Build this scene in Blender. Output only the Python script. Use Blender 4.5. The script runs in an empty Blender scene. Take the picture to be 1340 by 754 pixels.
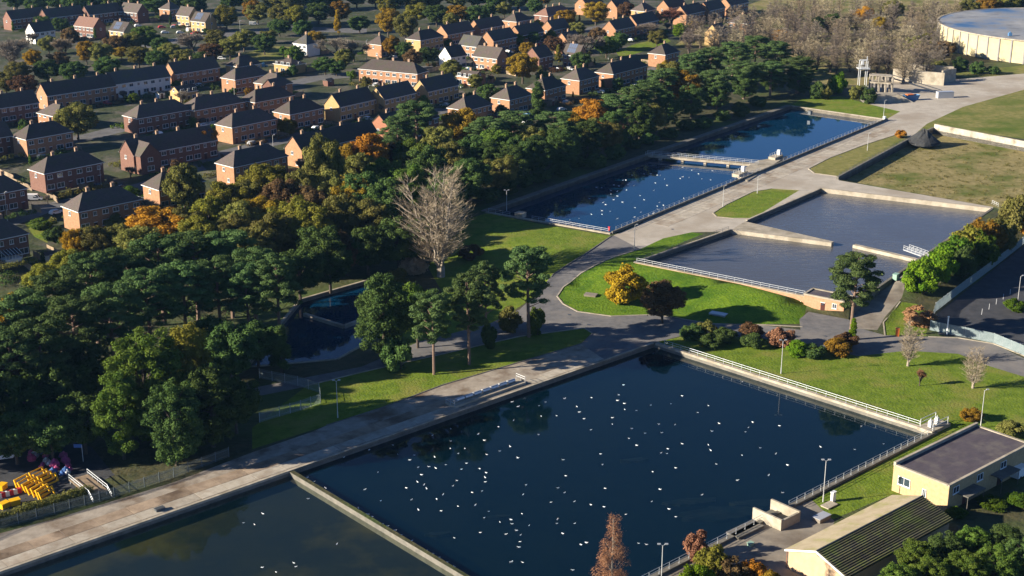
import bpy, math, random
import numpy as np
from mathutils import Vector, Matrix
from mathutils.geometry import delaunay_2d_cdt
R = math.radians
random.seed(7); RNG = np.random.default_rng(7)
C = bpy.context.scene.collection
SC = bpy.context.scene

# ------------------------------------------------------------------ camera
CH, PITCH, FPX = 115.0, R(18.4), 1859.0
cam = bpy.data.objects.new('camera', bpy.data.cameras.new('camera')); C.objects.link(cam)
cam.location = (0, 0, CH); cam.rotation_euler = (R(90) - PITCH, 0, 0)
cam.data.sensor_width = 36; cam.data.lens = FPX / 1340 * 36
cam.data.clip_start = 1; cam.data.clip_end = 6000
SC.camera = cam
# ------------------------------------------------------------------ light
SUN_E, SUN_TO = 19.5, 13.0            # elevation; direction the light travels, degrees from +X
w = bpy.data.worlds.new('World'); SC.world = w; w.use_nodes = True
nt = w.node_tree; bg = nt.nodes['Background']; bg.inputs[1].default_value = 0.06
sky = nt.nodes.new('ShaderNodeTexSky'); sky.sky_type = 'NISHITA'; sky.sun_disc = False
sky.sun_elevation = R(SUN_E)
sx, sy = -math.cos(R(SUN_TO)), -math.sin(R(SUN_TO))
sky.sun_rotation = math.atan2(sx, sy) % (2 * math.pi)
sky.altitude = 100; sky.air_density = 0.5; sky.dust_density = 0.0; sky.ozone_density = 5.0
nt.links.new(sky.outputs[0], bg.inputs[0])
sl = bpy.data.lights.new('sun', 'SUN'); sl.energy = 5.0; sl.angle = R(0.5); sl.color = (1, 0.90, 0.74)
sun = bpy.data.objects.new('sun', sl); C.objects.link(sun)
sun.rotation_euler = Vector((-sx * math.cos(R(SUN_E)), -sy * math.cos(R(SUN_E)), -math.sin(R(SUN_E)))).to_track_quat('-Z', 'Y').to_euler()
sun.location = (-200, 100, 200)
SC.view_settings.view_transform = 'Standard'; SC.view_settings.look = 'None'
SC.view_settings.gamma = 1; SC.view_settings.use_curve_mapping = False
SC.view_settings.exposure = 1.5
SC.render.engine = 'CYCLES'
SC.cycles.max_bounces = 6; SC.cycles.diffuse_bounces = 2; SC.cycles.glossy_bounces = 2
SC.cycles.transparent_max_bounces = 12; SC.cycles.volume_bounces = 0
SC.cycles.use_denoising = True

# ------------------------------------------------------------------ pixels to places
UX, UY = math.cos(R(-35.2)), math.sin(R(-35.2))     # along the filter tank's front wall
NX, NY = -UY, UX                                    # behind it
TA = (33.0, 360.0)
UP = 2.4
def S(v, a, b):
    t = min(1, max(0, (v - a) / (b - a))); return t * t * (3 - 2 * t)
def td(x, y):
    dx, dy = x - TA[0], y - TA[1]; return dx * UX + dy * UY, dx * NX + dy * NY
def W(t, d): return (TA[0] + t * UX + d * NX, TA[1] + t * UY + d * NY)
def hgt(x, y):
    t, d = td(x, y)
    if d < 0: return UP * S(d, -24, -1) * (1 - S(t, 40, 54))
    if t > 60: return UP * S(d, 0, 34) * (1 - S(t, 64, 80) * (1 - S(d, 70, 115)))
    return UP
def G(px, py, z=0.0):
    x = (px - 670) / FPX; y = -(py - 377) / FPX
    dy = math.cos(PITCH) + y * math.sin(PITCH); dz = -math.sin(PITCH) + y * math.cos(PITCH)
    k = (z - CH) / dz
    return (x * k, dy * k)
def GH(px, py, up=0.0):
    z = UP if py < 330 else 0
    for _ in range(8):
        p = G(px, py, z + up); z = 0.5 * z + 0.5 * hgt(*p)
    p = G(px, py, z + up)
    return p
def P3(px, py): x, y = GH(px, py); return (x, y, hgt(x, y))
def dirn(a, b):
    l = math.hypot(b[0] - a[0], b[1] - a[1]); return ((b[0] - a[0]) / l, (b[1] - a[1]) / l), l

# ------------------------------------------------------------------ materials
MATS = {}
def mat(name, c1, c2=None, scale=1.0, rough=0.85, bump=0.0, bscale=None, c3=None, scale3=0.05, detail=6, metal=0, coords='Object', spec=0.25, vary=0.0, stretch=None):
    m = bpy.data.materials.new(name); m.use_nodes = True; n = m.node_tree.nodes; l = m.node_tree.links
    b = n['Principled BSDF']; b.inputs['Roughness'].default_value = rough; b.inputs['Metallic'].default_value = metal
    b.inputs['Specular IOR Level'].default_value = spec
    tc = n.new('ShaderNodeTexCoord'); vec = tc.outputs[coords]
    if stretch:
        mp = n.new('ShaderNodeMapping'); mp.inputs['Scale'].default_value = stretch[:3]; mp.inputs['Rotation'].default_value = (0, 0, R(stretch[3]))
        l.new(vec, mp.inputs[0]); vec = mp.outputs[0]
    col = None
    if c2:
        nz = n.new('ShaderNodeTexNoise'); nz.inputs['Scale'].default_value = scale; nz.inputs['Detail'].default_value = detail; nz.inputs['Roughness'].default_value = 0.65
        l.new(vec, nz.inputs['Vector'])
        cr = n.new('ShaderNodeValToRGB'); cr.color_ramp.elements[0].position = 0.34; cr.color_ramp.elements[1].position = 0.66
        cr.color_ramp.elements[0].color = (*c1, 1); cr.color_ramp.elements[1].color = (*c2, 1)
        l.new(nz.outputs[0], cr.inputs[0]); col = cr.outputs[0]
        if c3:
            n3 = n.new('ShaderNodeTexNoise'); n3.inputs['Scale'].default_value = scale3; n3.inputs['Detail'].default_value = 5; n3.inputs['Roughness'].default_value = 0.6
            l.new(tc.outputs[coords], n3.inputs['Vector'])
            r3 = n.new('ShaderNodeValToRGB'); r3.color_ramp.elements[0].position = 0.48; r3.color_ramp.elements[1].position = 0.66
            l.new(n3.outputs[0], r3.inputs[0])
            mx = n.new('ShaderNodeMix'); mx.data_type = 'RGBA'; l.new(r3.outputs[0], mx.inputs[0]); l.new(col, mx.inputs[6]); mx.inputs[7].default_value = (*c3, 1); col = mx.outputs[2]
    if vary:
        oi = n.new('ShaderNodeObjectInfo'); hs = n.new('ShaderNodeHueSaturation')
        mr = n.new('ShaderNodeMapRange'); mr.inputs[3].default_value = 1 - vary; mr.inputs[4].default_value = 1 + vary
        l.new(oi.outputs['Random'], mr.inputs[0]); l.new(mr.outputs[0], hs.inputs['Value'])
        if col: l.new(col, hs.inputs['Color'])
        else: hs.inputs['Color'].default_value = (*c1, 1)
        col = hs.outputs[0]
    if col: l.new(col, b.inputs['Base Color'])
    else: b.inputs['Base Color'].default_value = (*c1, 1)
    if bump:
        nb = n.new('ShaderNodeTexNoise'); nb.inputs['Scale'].default_value = bscale or scale; nb.inputs['Detail'].default_value = 4
        l.new(vec, nb.inputs['Vector'])
        bp = n.new('ShaderNodeBump'); bp.inputs['Strength'].default_value = 1; bp.inputs['Distance'].default_value = bump
        l.new(nb.outputs[0], bp.inputs['Height']); l.new(bp.outputs[0], b.inputs['Normal'])
    MATS[name] = m; return m
M = MATS
mat('undergrowth', (0.028, 0.034, 0.012), (0.075, 0.066, 0.030), 0.35, bump=0.25, bscale=0.9, c3=(0.055, 0.085, 0.016), scale3=0.03)
mat('garden', (0.020, 0.034, 0.008), (0.055, 0.058, 0.024), 0.2, bump=0.35, bscale=0.5, c3=(0.10, 0.085, 0.07), scale3=0.09)
mat('lawn', (0.075, 0.120, 0.010), (0.140, 0.190, 0.020), 0.42, bump=0.16, bscale=1.8, c3=(0.165, 0.17, 0.035), scale3=0.11, rough=0.95, spec=0.1)
mat('bank_grass', (0.07, 0.135, 0.008), (0.13, 0.20, 0.014), 0.8, bump=0.22, bscale=1.6, c3=(0.05, 0.11, 0.008), scale3=0.12, rough=0.95, spec=0.1)
mat('dry_grass', (0.15, 0.13, 0.05), (0.27, 0.22, 0.10), 0.6, bump=0.2, bscale=1.2, c3=(0.085, 0.105, 0.02), scale3=0.06, rough=0.95, spec=0.1)
mat('field_grass', (0.12, 0.125, 0.03), (0.22, 0.195, 0.07), 0.4, bump=0.15, bscale=1.0, c3=(0.075, 0.11, 0.014), scale3=0.04, rough=0.95, spec=0.1)
mat('asphalt', (0.10, 0.098, 0.10), (0.16, 0.152, 0.148), 0.5, bump=0.02, bscale=8, c3=(0.20, 0.18, 0.16), scale3=0.07)
mat('car_park', (0.035, 0.037, 0.042), (0.06, 0.06, 0.065), 0.4, bump=0.02, bscale=8)
mat('street', (0.09, 0.088, 0.09), (0.14, 0.135, 0.135), 0.3)
mat('concrete_road', (0.32, 0.285, 0.235), (0.42, 0.375, 0.315), 0.28, bump=0.02, bscale=5, c3=(0.29, 0.245, 0.19), scale3=0.05)
mat('path', (0.23, 0.195, 0.155), (0.34, 0.295, 0.24), 0.45, bump=0.02, bscale=6, c3=(0.12, 0.08, 0.05), scale3=0.13)
mat('slab', (0.29, 0.255, 0.205), (0.40, 0.355, 0.29), 0.7, bump=0.015, bscale=5, c3=(0.24, 0.19, 0.14), scale3=0.16, vary=0.10)
mat('stained_slab', (0.20, 0.145, 0.10), (0.34, 0.26, 0.185), 0.35, bump=0.015, bscale=5, c3=(0.10, 0.068, 0.045), scale3=0.11, vary=0.12)
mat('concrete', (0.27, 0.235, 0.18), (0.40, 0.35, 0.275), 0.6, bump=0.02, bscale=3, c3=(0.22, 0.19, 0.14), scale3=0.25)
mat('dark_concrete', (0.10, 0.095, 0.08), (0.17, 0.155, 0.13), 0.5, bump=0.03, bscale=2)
mat('yard_concrete', (0.17, 0.15, 0.125), (0.25, 0.215, 0.17), 0.4, bump=0.02, c3=(0.13, 0.105, 0.08), scale3=0.13)
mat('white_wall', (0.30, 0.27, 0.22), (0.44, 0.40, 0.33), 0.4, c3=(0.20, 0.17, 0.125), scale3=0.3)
mat('bed', (0.006, 0.012, 0.012), (0.016, 0.020, 0.012), 0.10, c3=(0.10, 0.08, 0.012), scale3=0.03)
mat('bed_deep', (0.006, 0.012, 0.014), (0.014, 0.020, 0.016), 0.10, c3=(0.03, 0.028, 0.012), scale3=0.03)
mat('rail', (0.42, 0.44, 0.46), rough=0.5, metal=0.4)
mat('white_rail', (0.50, 0.51, 0.51), rough=0.5)
mat('lamp_metal', (0.46, 0.46, 0.45), rough=0.5, metal=0.3)
mat('bark', (0.055, 0.042, 0.032), (0.10, 0.078, 0.06), 2.5, bump=0.03)
mat('pine_bark', (0.13, 0.085, 0.06), (0.20, 0.135, 0.10), 2.0, bump=0.03)
mat('pale_bark', (0.20, 0.165, 0.125), (0.33, 0.28, 0.22), 2.0, bump=0.02)
mat('glass', (0.03, 0.045, 0.06), rough=0.08, spec=0.9)
mat('frame_white', (0.72, 0.72, 0.70), rough=0.5)
mat('door_paint', (0.12, 0.04, 0.03), rough=0.5, vary=0.7)
mat('brick_red', (0.135, 0.068, 0.05), (0.19, 0.098, 0.07), 1.6, vary=0.18)
mat('brick_orange', (0.26, 0.132, 0.07), (0.37, 0.20, 0.11), 1.6, vary=0.10)
mat('brick_tan', (0.36, 0.235, 0.10), (0.46, 0.31, 0.14), 1.6, vary=0.10)
mat('render_white', (0.62, 0.60, 0.55), (0.72, 0.70, 0.65), 0.5)
mat('tile_hung', (0.24, 0.10, 0.055), (0.31, 0.14, 0.085), 2.0)
mat('roof_brown', (0.056, 0.043, 0.039), (0.098, 0.076, 0.067), 0.9, bump=0.05, bscale=3, stretch=(1, 4, 4, 0), vary=0.22, c3=(0.07, 0.064, 0.045), scale3=0.3)
mat('roof_grey', (0.048, 0.046, 0.045), (0.08, 0.074, 0.072), 0.9, bump=0.05, bscale=3, stretch=(1, 4, 4, 0), vary=0.22, c3=(0.07, 0.07, 0.045), scale3=0.3)
mat('roof_red', (0.13, 0.07, 0.05), (0.18, 0.10, 0.075), 0.9, bump=0.05, bscale=3, stretch=(1, 4, 4, 0), vary=0.2)
mat('chimney_brick', (0.26, 0.16, 0.10), (0.36, 0.25, 0.17), 2)
mat('solar', (0.10, 0.12, 0.17), rough=0.15, spec=0.8)
mat('felt', (0.060, 0.050, 0.060), (0.082, 0.068, 0.078), 0.35, bump=0.01, c3=(0.11, 0.095, 0.09), scale3=0.35, stretch=(1, 3, 1, 0))
mat('buff_brick', (0.36, 0.25, 0.13), (0.45, 0.325, 0.18), 1.8, bump=0.02, bscale=4)
mat('pink_brick', (0.34, 0.18, 0.10), (0.45, 0.26, 0.16), 1.5, bump=0.02, bscale=4)
mat('salmon_render', (0.43, 0.29, 0.17), (0.50, 0.345, 0.21), 0.8)
mat('sheet_pale', (0.30, 0.245, 0.155), (0.38, 0.315, 0.21), 0.5, c3=(0.26, 0.24, 0.10), scale3=0.35)
mat('course', (0.06, 0.052, 0.042), (0.115, 0.11, 0.045), 0.7, bump=0.03, c3=(0.10, 0.125, 0.03), scale3=0.35, vary=0.3)
mat('blue_steel', (0.07, 0.16, 0.30), rough=0.5)
mat('steel_dark', (0.10, 0.11, 0.12), rough=0.5, metal=0.5)
mat('orange_paint', (0.65, 0.16, 0.04), rough=0.5)
mat('red_paint', (0.5, 0.04, 0.05), rough=0.5)
mat('pink_plastic', (0.34, 0.06, 0.16), rough=0.5, vary=0.3)
mat('blue_plastic', (0.06, 0.14, 0.36), rough=0.5, vary=0.3)
mat('yellow_plastic', (0.72, 0.40, 0.01), rough=0.45, vary=0.08)
mat('white_paint', (0.78, 0.78, 0.76), rough=0.35, spec=0.5)
mat('silver_paint', (0.42, 0.43, 0.45), rough=0.3, spec=0.5, metal=0.3)
mat('dark_paint', (0.03, 0.035, 0.05), rough=0.25, spec=0.5)
mat('blue_paint', (0.04, 0.16, 0.32), rough=0.3, spec=0.5)
mat('green_paint', (0.22, 0.34, 0.27), rough=0.5)
mat('tyre', (0.015, 0.015, 0.016), rough=0.9)
mat('gull', (0.80, 0.80, 0.78), rough=0.6)
mat('gull_grey', (0.72, 0.74, 0.76), rough=0.6)
mat('timber', (0.20, 0.145, 0.09), (0.30, 0.22, 0.15), 1.2, vary=0.25)
mat('palisade', (0.20, 0.255, 0.26), (0.28, 0.335, 0.34), 0.8, rough=0.5, metal=0.2)
mat('wire', (0.13, 0.155, 0.16), rough=0.6, metal=0.3)
mat('tank_panel', (0.40, 0.34, 0.20), (0.50, 0.43, 0.27), 0.15, vary=0.08)
mat('pilaster', (0.20, 0.19, 0.19), (0.26, 0.25, 0.24), 0.5)
mat('tank_roof', (0.15, 0.15, 0.15), (0.34, 0.33, 0.31), 0.09, rough=0.5, c3=(0.05, 0.11, 0.22), scale3=0.045)
mat('line_paint', (0.6, 0.6, 0.58))
def leafmat(name, c, c2, trans=0.25):
    m = bpy.data.materials.new(name); m.use_nodes = True; n = m.node_tree.nodes; l = m.node_tree.links
    n.remove(n['Principled BSDF']); out = n['Material Output']
    at = n.new('ShaderNodeAttribute'); at.attribute_name = 'tint'
    oi = n.new('ShaderNodeObjectInfo')
    mx = n.new('ShaderNodeMix'); mx.data_type = 'RGBA'; mx.inputs[6].default_value = (*c, 1); mx.inputs[7].default_value = (*c2, 1)
    l.new(at.outputs['Fac'], mx.inputs[0])
    hs = n.new('ShaderNodeHueSaturation'); mr = n.new('ShaderNodeMapRange'); mr.inputs[3].default_value = 0.78; mr.inputs[4].default_value = 1.22
    l.new(oi.outputs['Random'], mr.inputs[0]); l.new(mr.outputs[0], hs.inputs['Value'])
    mh = n.new('ShaderNodeMapRange'); mh.inputs[3].default_value = 0.485; mh.inputs[4].default_value = 0.515
    l.new(oi.outputs['Random'], mh.inputs[0]); l.new(mh.outputs[0], hs.inputs['Hue'])
    l.new(mx.outputs[2], hs.inputs['Color'])
    d = n.new('ShaderNodeBsdfDiffuse'); t = n.new('ShaderNodeBsdfTranslucent'); s = n.new('ShaderNodeMixShader'); s.inputs[0].default_value = trans
    l.new(hs.outputs[0], d.inputs[0]); l.new(hs.outputs[0], t.inputs[0]); l.new(d.outputs[0], s.inputs[1]); l.new(t.outputs[0], s.inputs[2]); l.new(s.outputs[0], out.inputs[0])
    MATS[name] = m
leafmat('l_pine', (0.0464, 0.0830, 0.0268), (0.1074, 0.1562, 0.0512), 0.12)
leafmat('l_dark', (0.0366, 0.0671, 0.0195), (0.0854, 0.1281, 0.0342), 0.15)
leafmat('l_green', (0.0549, 0.1037, 0.0171), (0.1281, 0.1806, 0.0317))
leafmat('l_bright', (0.070, 0.15, 0.010), (0.15, 0.22, 0.014))
leafmat('l_olive', (0.0976, 0.1037, 0.0244), (0.2013, 0.1830, 0.0512))
leafmat('l_lime', (0.115, 0.122, 0.018), (0.235, 0.212, 0.036))
leafmat('l_gold', (0.17, 0.105, 0.014), (0.29, 0.18, 0.022))
leafmat('l_yellow', (0.24, 0.15, 0.012), (0.38, 0.25, 0.02))
leafmat('l_orange', (0.30, 0.125, 0.014), (0.42, 0.20, 0.028))
leafmat('l_brown', (0.085, 0.052, 0.026), (0.16, 0.095, 0.045))
leafmat('l_hedge', (0.05, 0.10, 0.010), (0.09, 0.145, 0.016))
leafmat('t_tan', (0.26, 0.215, 0.14), (0.41, 0.335, 0.225), 0.05)
leafmat('t_grey', (0.17, 0.14, 0.11), (0.27, 0.225, 0.18), 0.05)
leafmat('t_rust', (0.17, 0.08, 0.045), (0.28, 0.145, 0.08), 0.05)
def water(name, tint, body, body_amt, rip, rscale, rough=0.02, stretch=(1, 1, 1, 0)):
    m = bpy.data.materials.new(name); m.use_nodes = True; n = m.node_tree.nodes; l = m.node_tree.links
    n.remove(n['Principled BSDF']); out = n['Material Output']
    tc = n.new('ShaderNodeTexCoord'); mp = n.new('ShaderNodeMapping'); l.new(tc.outputs['Object'], mp.inputs[0])
    mp.inputs['Scale'].default_value = stretch[:3]; mp.inputs['Rotation'].default_value = (0, 0, R(stretch[3]))
    nz = n.new('ShaderNodeTexNoise'); nz.inputs['Scale'].default_value = rscale; nz.inputs['Detail'].default_value = 5; l.new(mp.outputs[0], nz.inputs['Vector'])
    bp = n.new('ShaderNodeBump'); bp.inputs['Distance'].default_value = rip; l.new(nz.outputs[0], bp.inputs['Height'])
    wn = n.new('ShaderNodeTexNoise'); wn.inputs['Scale'].default_value = .03; wn.inputs['Detail'].default_value = 4; l.new(tc.outputs['Object'], wn.inputs['Vector']); wr = n.new('ShaderNodeMapRange'); wr.inputs[1].default_value = .35; wr.inputs[2].default_value = .7; wr.inputs[3].default_value = .15; wr.inputs[4].default_value = 1.0; l.new(wn.outputs[0], wr.inputs[0]); l.new(wr.outputs[0], bp.inputs['Strength'])
    lw = n.new('ShaderNodeLayerWeight'); lw.inputs[0].default_value = .5; l.new(bp.outputs[0], lw.inputs['Normal']); pw = n.new('ShaderNodeMath'); pw.operation = 'POWER'; pw.inputs[1].default_value = 5; l.new(lw.outputs['Facing'], pw.inputs[0]); fr = n.new('ShaderNodeMath'); fr.operation = 'MULTIPLY_ADD'; fr.inputs[1].default_value = .98; fr.inputs[2].default_value = .02; l.new(pw.outputs[0], fr.inputs[0])
    tr = n.new('ShaderNodeBsdfTransparent'); tr.inputs[0].default_value = (*tint, 1)
    di = n.new('ShaderNodeBsdfDiffuse'); di.inputs[0].default_value = (*body, 1)
    mb = n.new('ShaderNodeMixShader'); mb.inputs[0].default_value = body_amt; l.new(tr.outputs[0], mb.inputs[1]); l.new(di.outputs[0], mb.inputs[2])
    gl = n.new('ShaderNodeBsdfGlossy'); gl.inputs['Roughness'].default_value = rough; gl.inputs[0].default_value = (1, 1, 1, 1); l.new(bp.outputs[0], gl.inputs['Normal'])
    ms = n.new('ShaderNodeMixShader'); l.new(fr.outputs[0], ms.inputs[0]); l.new(mb.outputs[0], ms.inputs[1]); l.new(gl.outputs[0], ms.inputs[2]); l.new(ms.outputs[0], out.inputs[0])
    MATS[name] = m
water('pond_water', (0.45, 0.60, 0.62), (0.0004, 0.011, 0.022), 0.55, 0.006, 1.6)
water('shallow_water', (0.80, 0.85, 0.78), (0.002, 0.018, 0.030), 0.22, 0.006, 1.6)
water('upper_water', (0.45, 0.60, 0.62), (0.0012, 0.030, 0.078), 0.75, 0.006, 1.6)  # bluer body colour stands in for the bright sky reflection on the water
water('tank_water', (0.2, 0.2, 0.2), (0.072, 0.072, 0.074), 0.97, 0.16, 1.0, 0.2, (0.22, 2.2, 1, 40))

# ------------------------------------------------------------------ mesh helpers
class MB:
    def __init__(s): s.v = []; s.f = []; s.m = []
    def add(s, vs, fs, mi=0):
        o = len(s.v); s.v += [tuple(p) for p in vs]; s.f += [tuple(i + o for i in f) for f in fs]; s.m += [mi] * len(fs); return s
    def box(s, c, d, rz=0, mi=0):
        ca, sa = math.cos(rz), math.sin(rz); vs = []
        for i in (-.5, .5):
            for j in (-.5, .5):
                for k in (-.5, .5):
                    x, y = i * d[0], j * d[1]; vs.append((c[0] + x * ca - y * sa, c[1] + x * sa + y * ca, c[2] + k * d[2]))
        return s.add(vs, [(0, 1, 3, 2), (4, 6, 7, 5), (0, 4, 5, 1), (2, 3, 7, 6), (0, 2, 6, 4), (1, 5, 7, 3)], mi)
    def prism(s, poly, z0, z1, mi=0):
        n = len(poly); a = sum(poly[i][0] * poly[(i + 1) % n][1] - poly[(i + 1) % n][0] * poly[i][1] for i in range(n))
        if a < 0: poly = poly[::-1]
        vs = [(p[0], p[1], z0) for p in poly] + [(p[0], p[1], z1) for p in poly]
        return s.add(vs, [tuple(range(n))[::-1], tuple(range(n, 2 * n))] + [(i, (i + 1) % n, n + (i + 1) % n, n + i) for i in range(n)], mi)
    def tube(s, p0, p1, r0, r1=None, n=5, mi=0, cap=True):
        r1 = r0 if r1 is None else r1; a = Vector(p0); b = Vector(p1); d = (b - a).normalized()
        u = d.cross(Vector((0, 0, 1)));
        if u.length < 1e-3: u = Vector((1, 0, 0))
        u.normalize(); v = d.cross(u); vs = []
        for q, r in ((a, r0), (b, r1)):
            for i in range(n):
                t = 2 * math.pi * i / n; vs.append(tuple(q + u * (r * math.cos(t)) + v * (r * math.sin(t))))
        fs = [(i, (i + 1) % n, n + (i + 1) % n, n + i) for i in range(n)]
        if cap: fs += [tuple(range(n))[::-1], tuple(range(n, 2 * n))]
        return s.add(vs, fs, mi)
    def lathe(s, prof, n=12, c=(0, 0, 0), mi=0):
        vs = []; fs = []
        for r, z in prof:
            for i in range(n):
                t = 2 * math.pi * i / n; vs.append((c[0] + r * math.cos(t), c[1] + r * math.sin(t), c[2] + z))
        for k in range(len(prof) - 1):
            for i in range(n):
                j = (i + 1) % n; fs.append((k * n + i, k * n + j, (k + 1) * n + j, (k + 1) * n + i))
        fs += [tuple(range(n))[::-1], tuple(range((len(prof) - 1) * n, len(prof) * n))]
        return s.add(vs, fs, mi)
    def mesh(s, name, *mats):
        me = bpy.data.meshes.new(name); me.from_pydata(s.v, [], s.f); 
        for m in mats: me.materials.append(M[m])
        if len(mats) > 1: me.polygons.foreach_set('material_index', s.m)
        me.update(); return me
    def build(s, name, mats, parent=None, loc=(0, 0, 0), rz=0):
        if isinstance(mats, str): mats = (mats,)
        return link(name, s.mesh(name, *mats), parent, loc, rz)
def link(name, me, parent=None, loc=(0, 0, 0), rz=0):
    o = bpy.data.objects.new(name, me); C.objects.link(o); o.location = loc; o.rotation_euler = (0, 0, rz)
    if parent: o.parent = parent
    return o
def tag(o, label=None, cat=None, group=None, kind=None):
    if label: o['label'] = label
    if cat: o['category'] = cat
    if group: o['group'] = group
    if kind: o['kind'] = kind
    return o
def thing(name, label, cat, loc=(0, 0, 0), rz=0, group=None):
    o = bpy.data.objects.new(name, None); C.objects.link(o); o.location = loc; o.rotation_euler = (0, 0, rz); o.empty_display_size = 0.5
    return tag(o, label, cat, group)
ORD = ['leftmost', 'second', 'third', 'fourth', 'fifth', 'sixth', 'seventh', 'eighth', 'ninth', 'tenth', 'eleventh', 'twelfth', 'thirteenth', 'fourteenth', 'fifteenth', 'sixteenth', 'seventeenth', 'eighteenth', 'nineteenth', 'twentieth'] + ['twenty-' + q for q in ('first', 'second', 'third', 'fourth', 'fifth', 'sixth', 'seventh', 'eighth')]
def ordl(i): return 'leftmost' if i == 0 else ORD[i] + ' from left'

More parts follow.
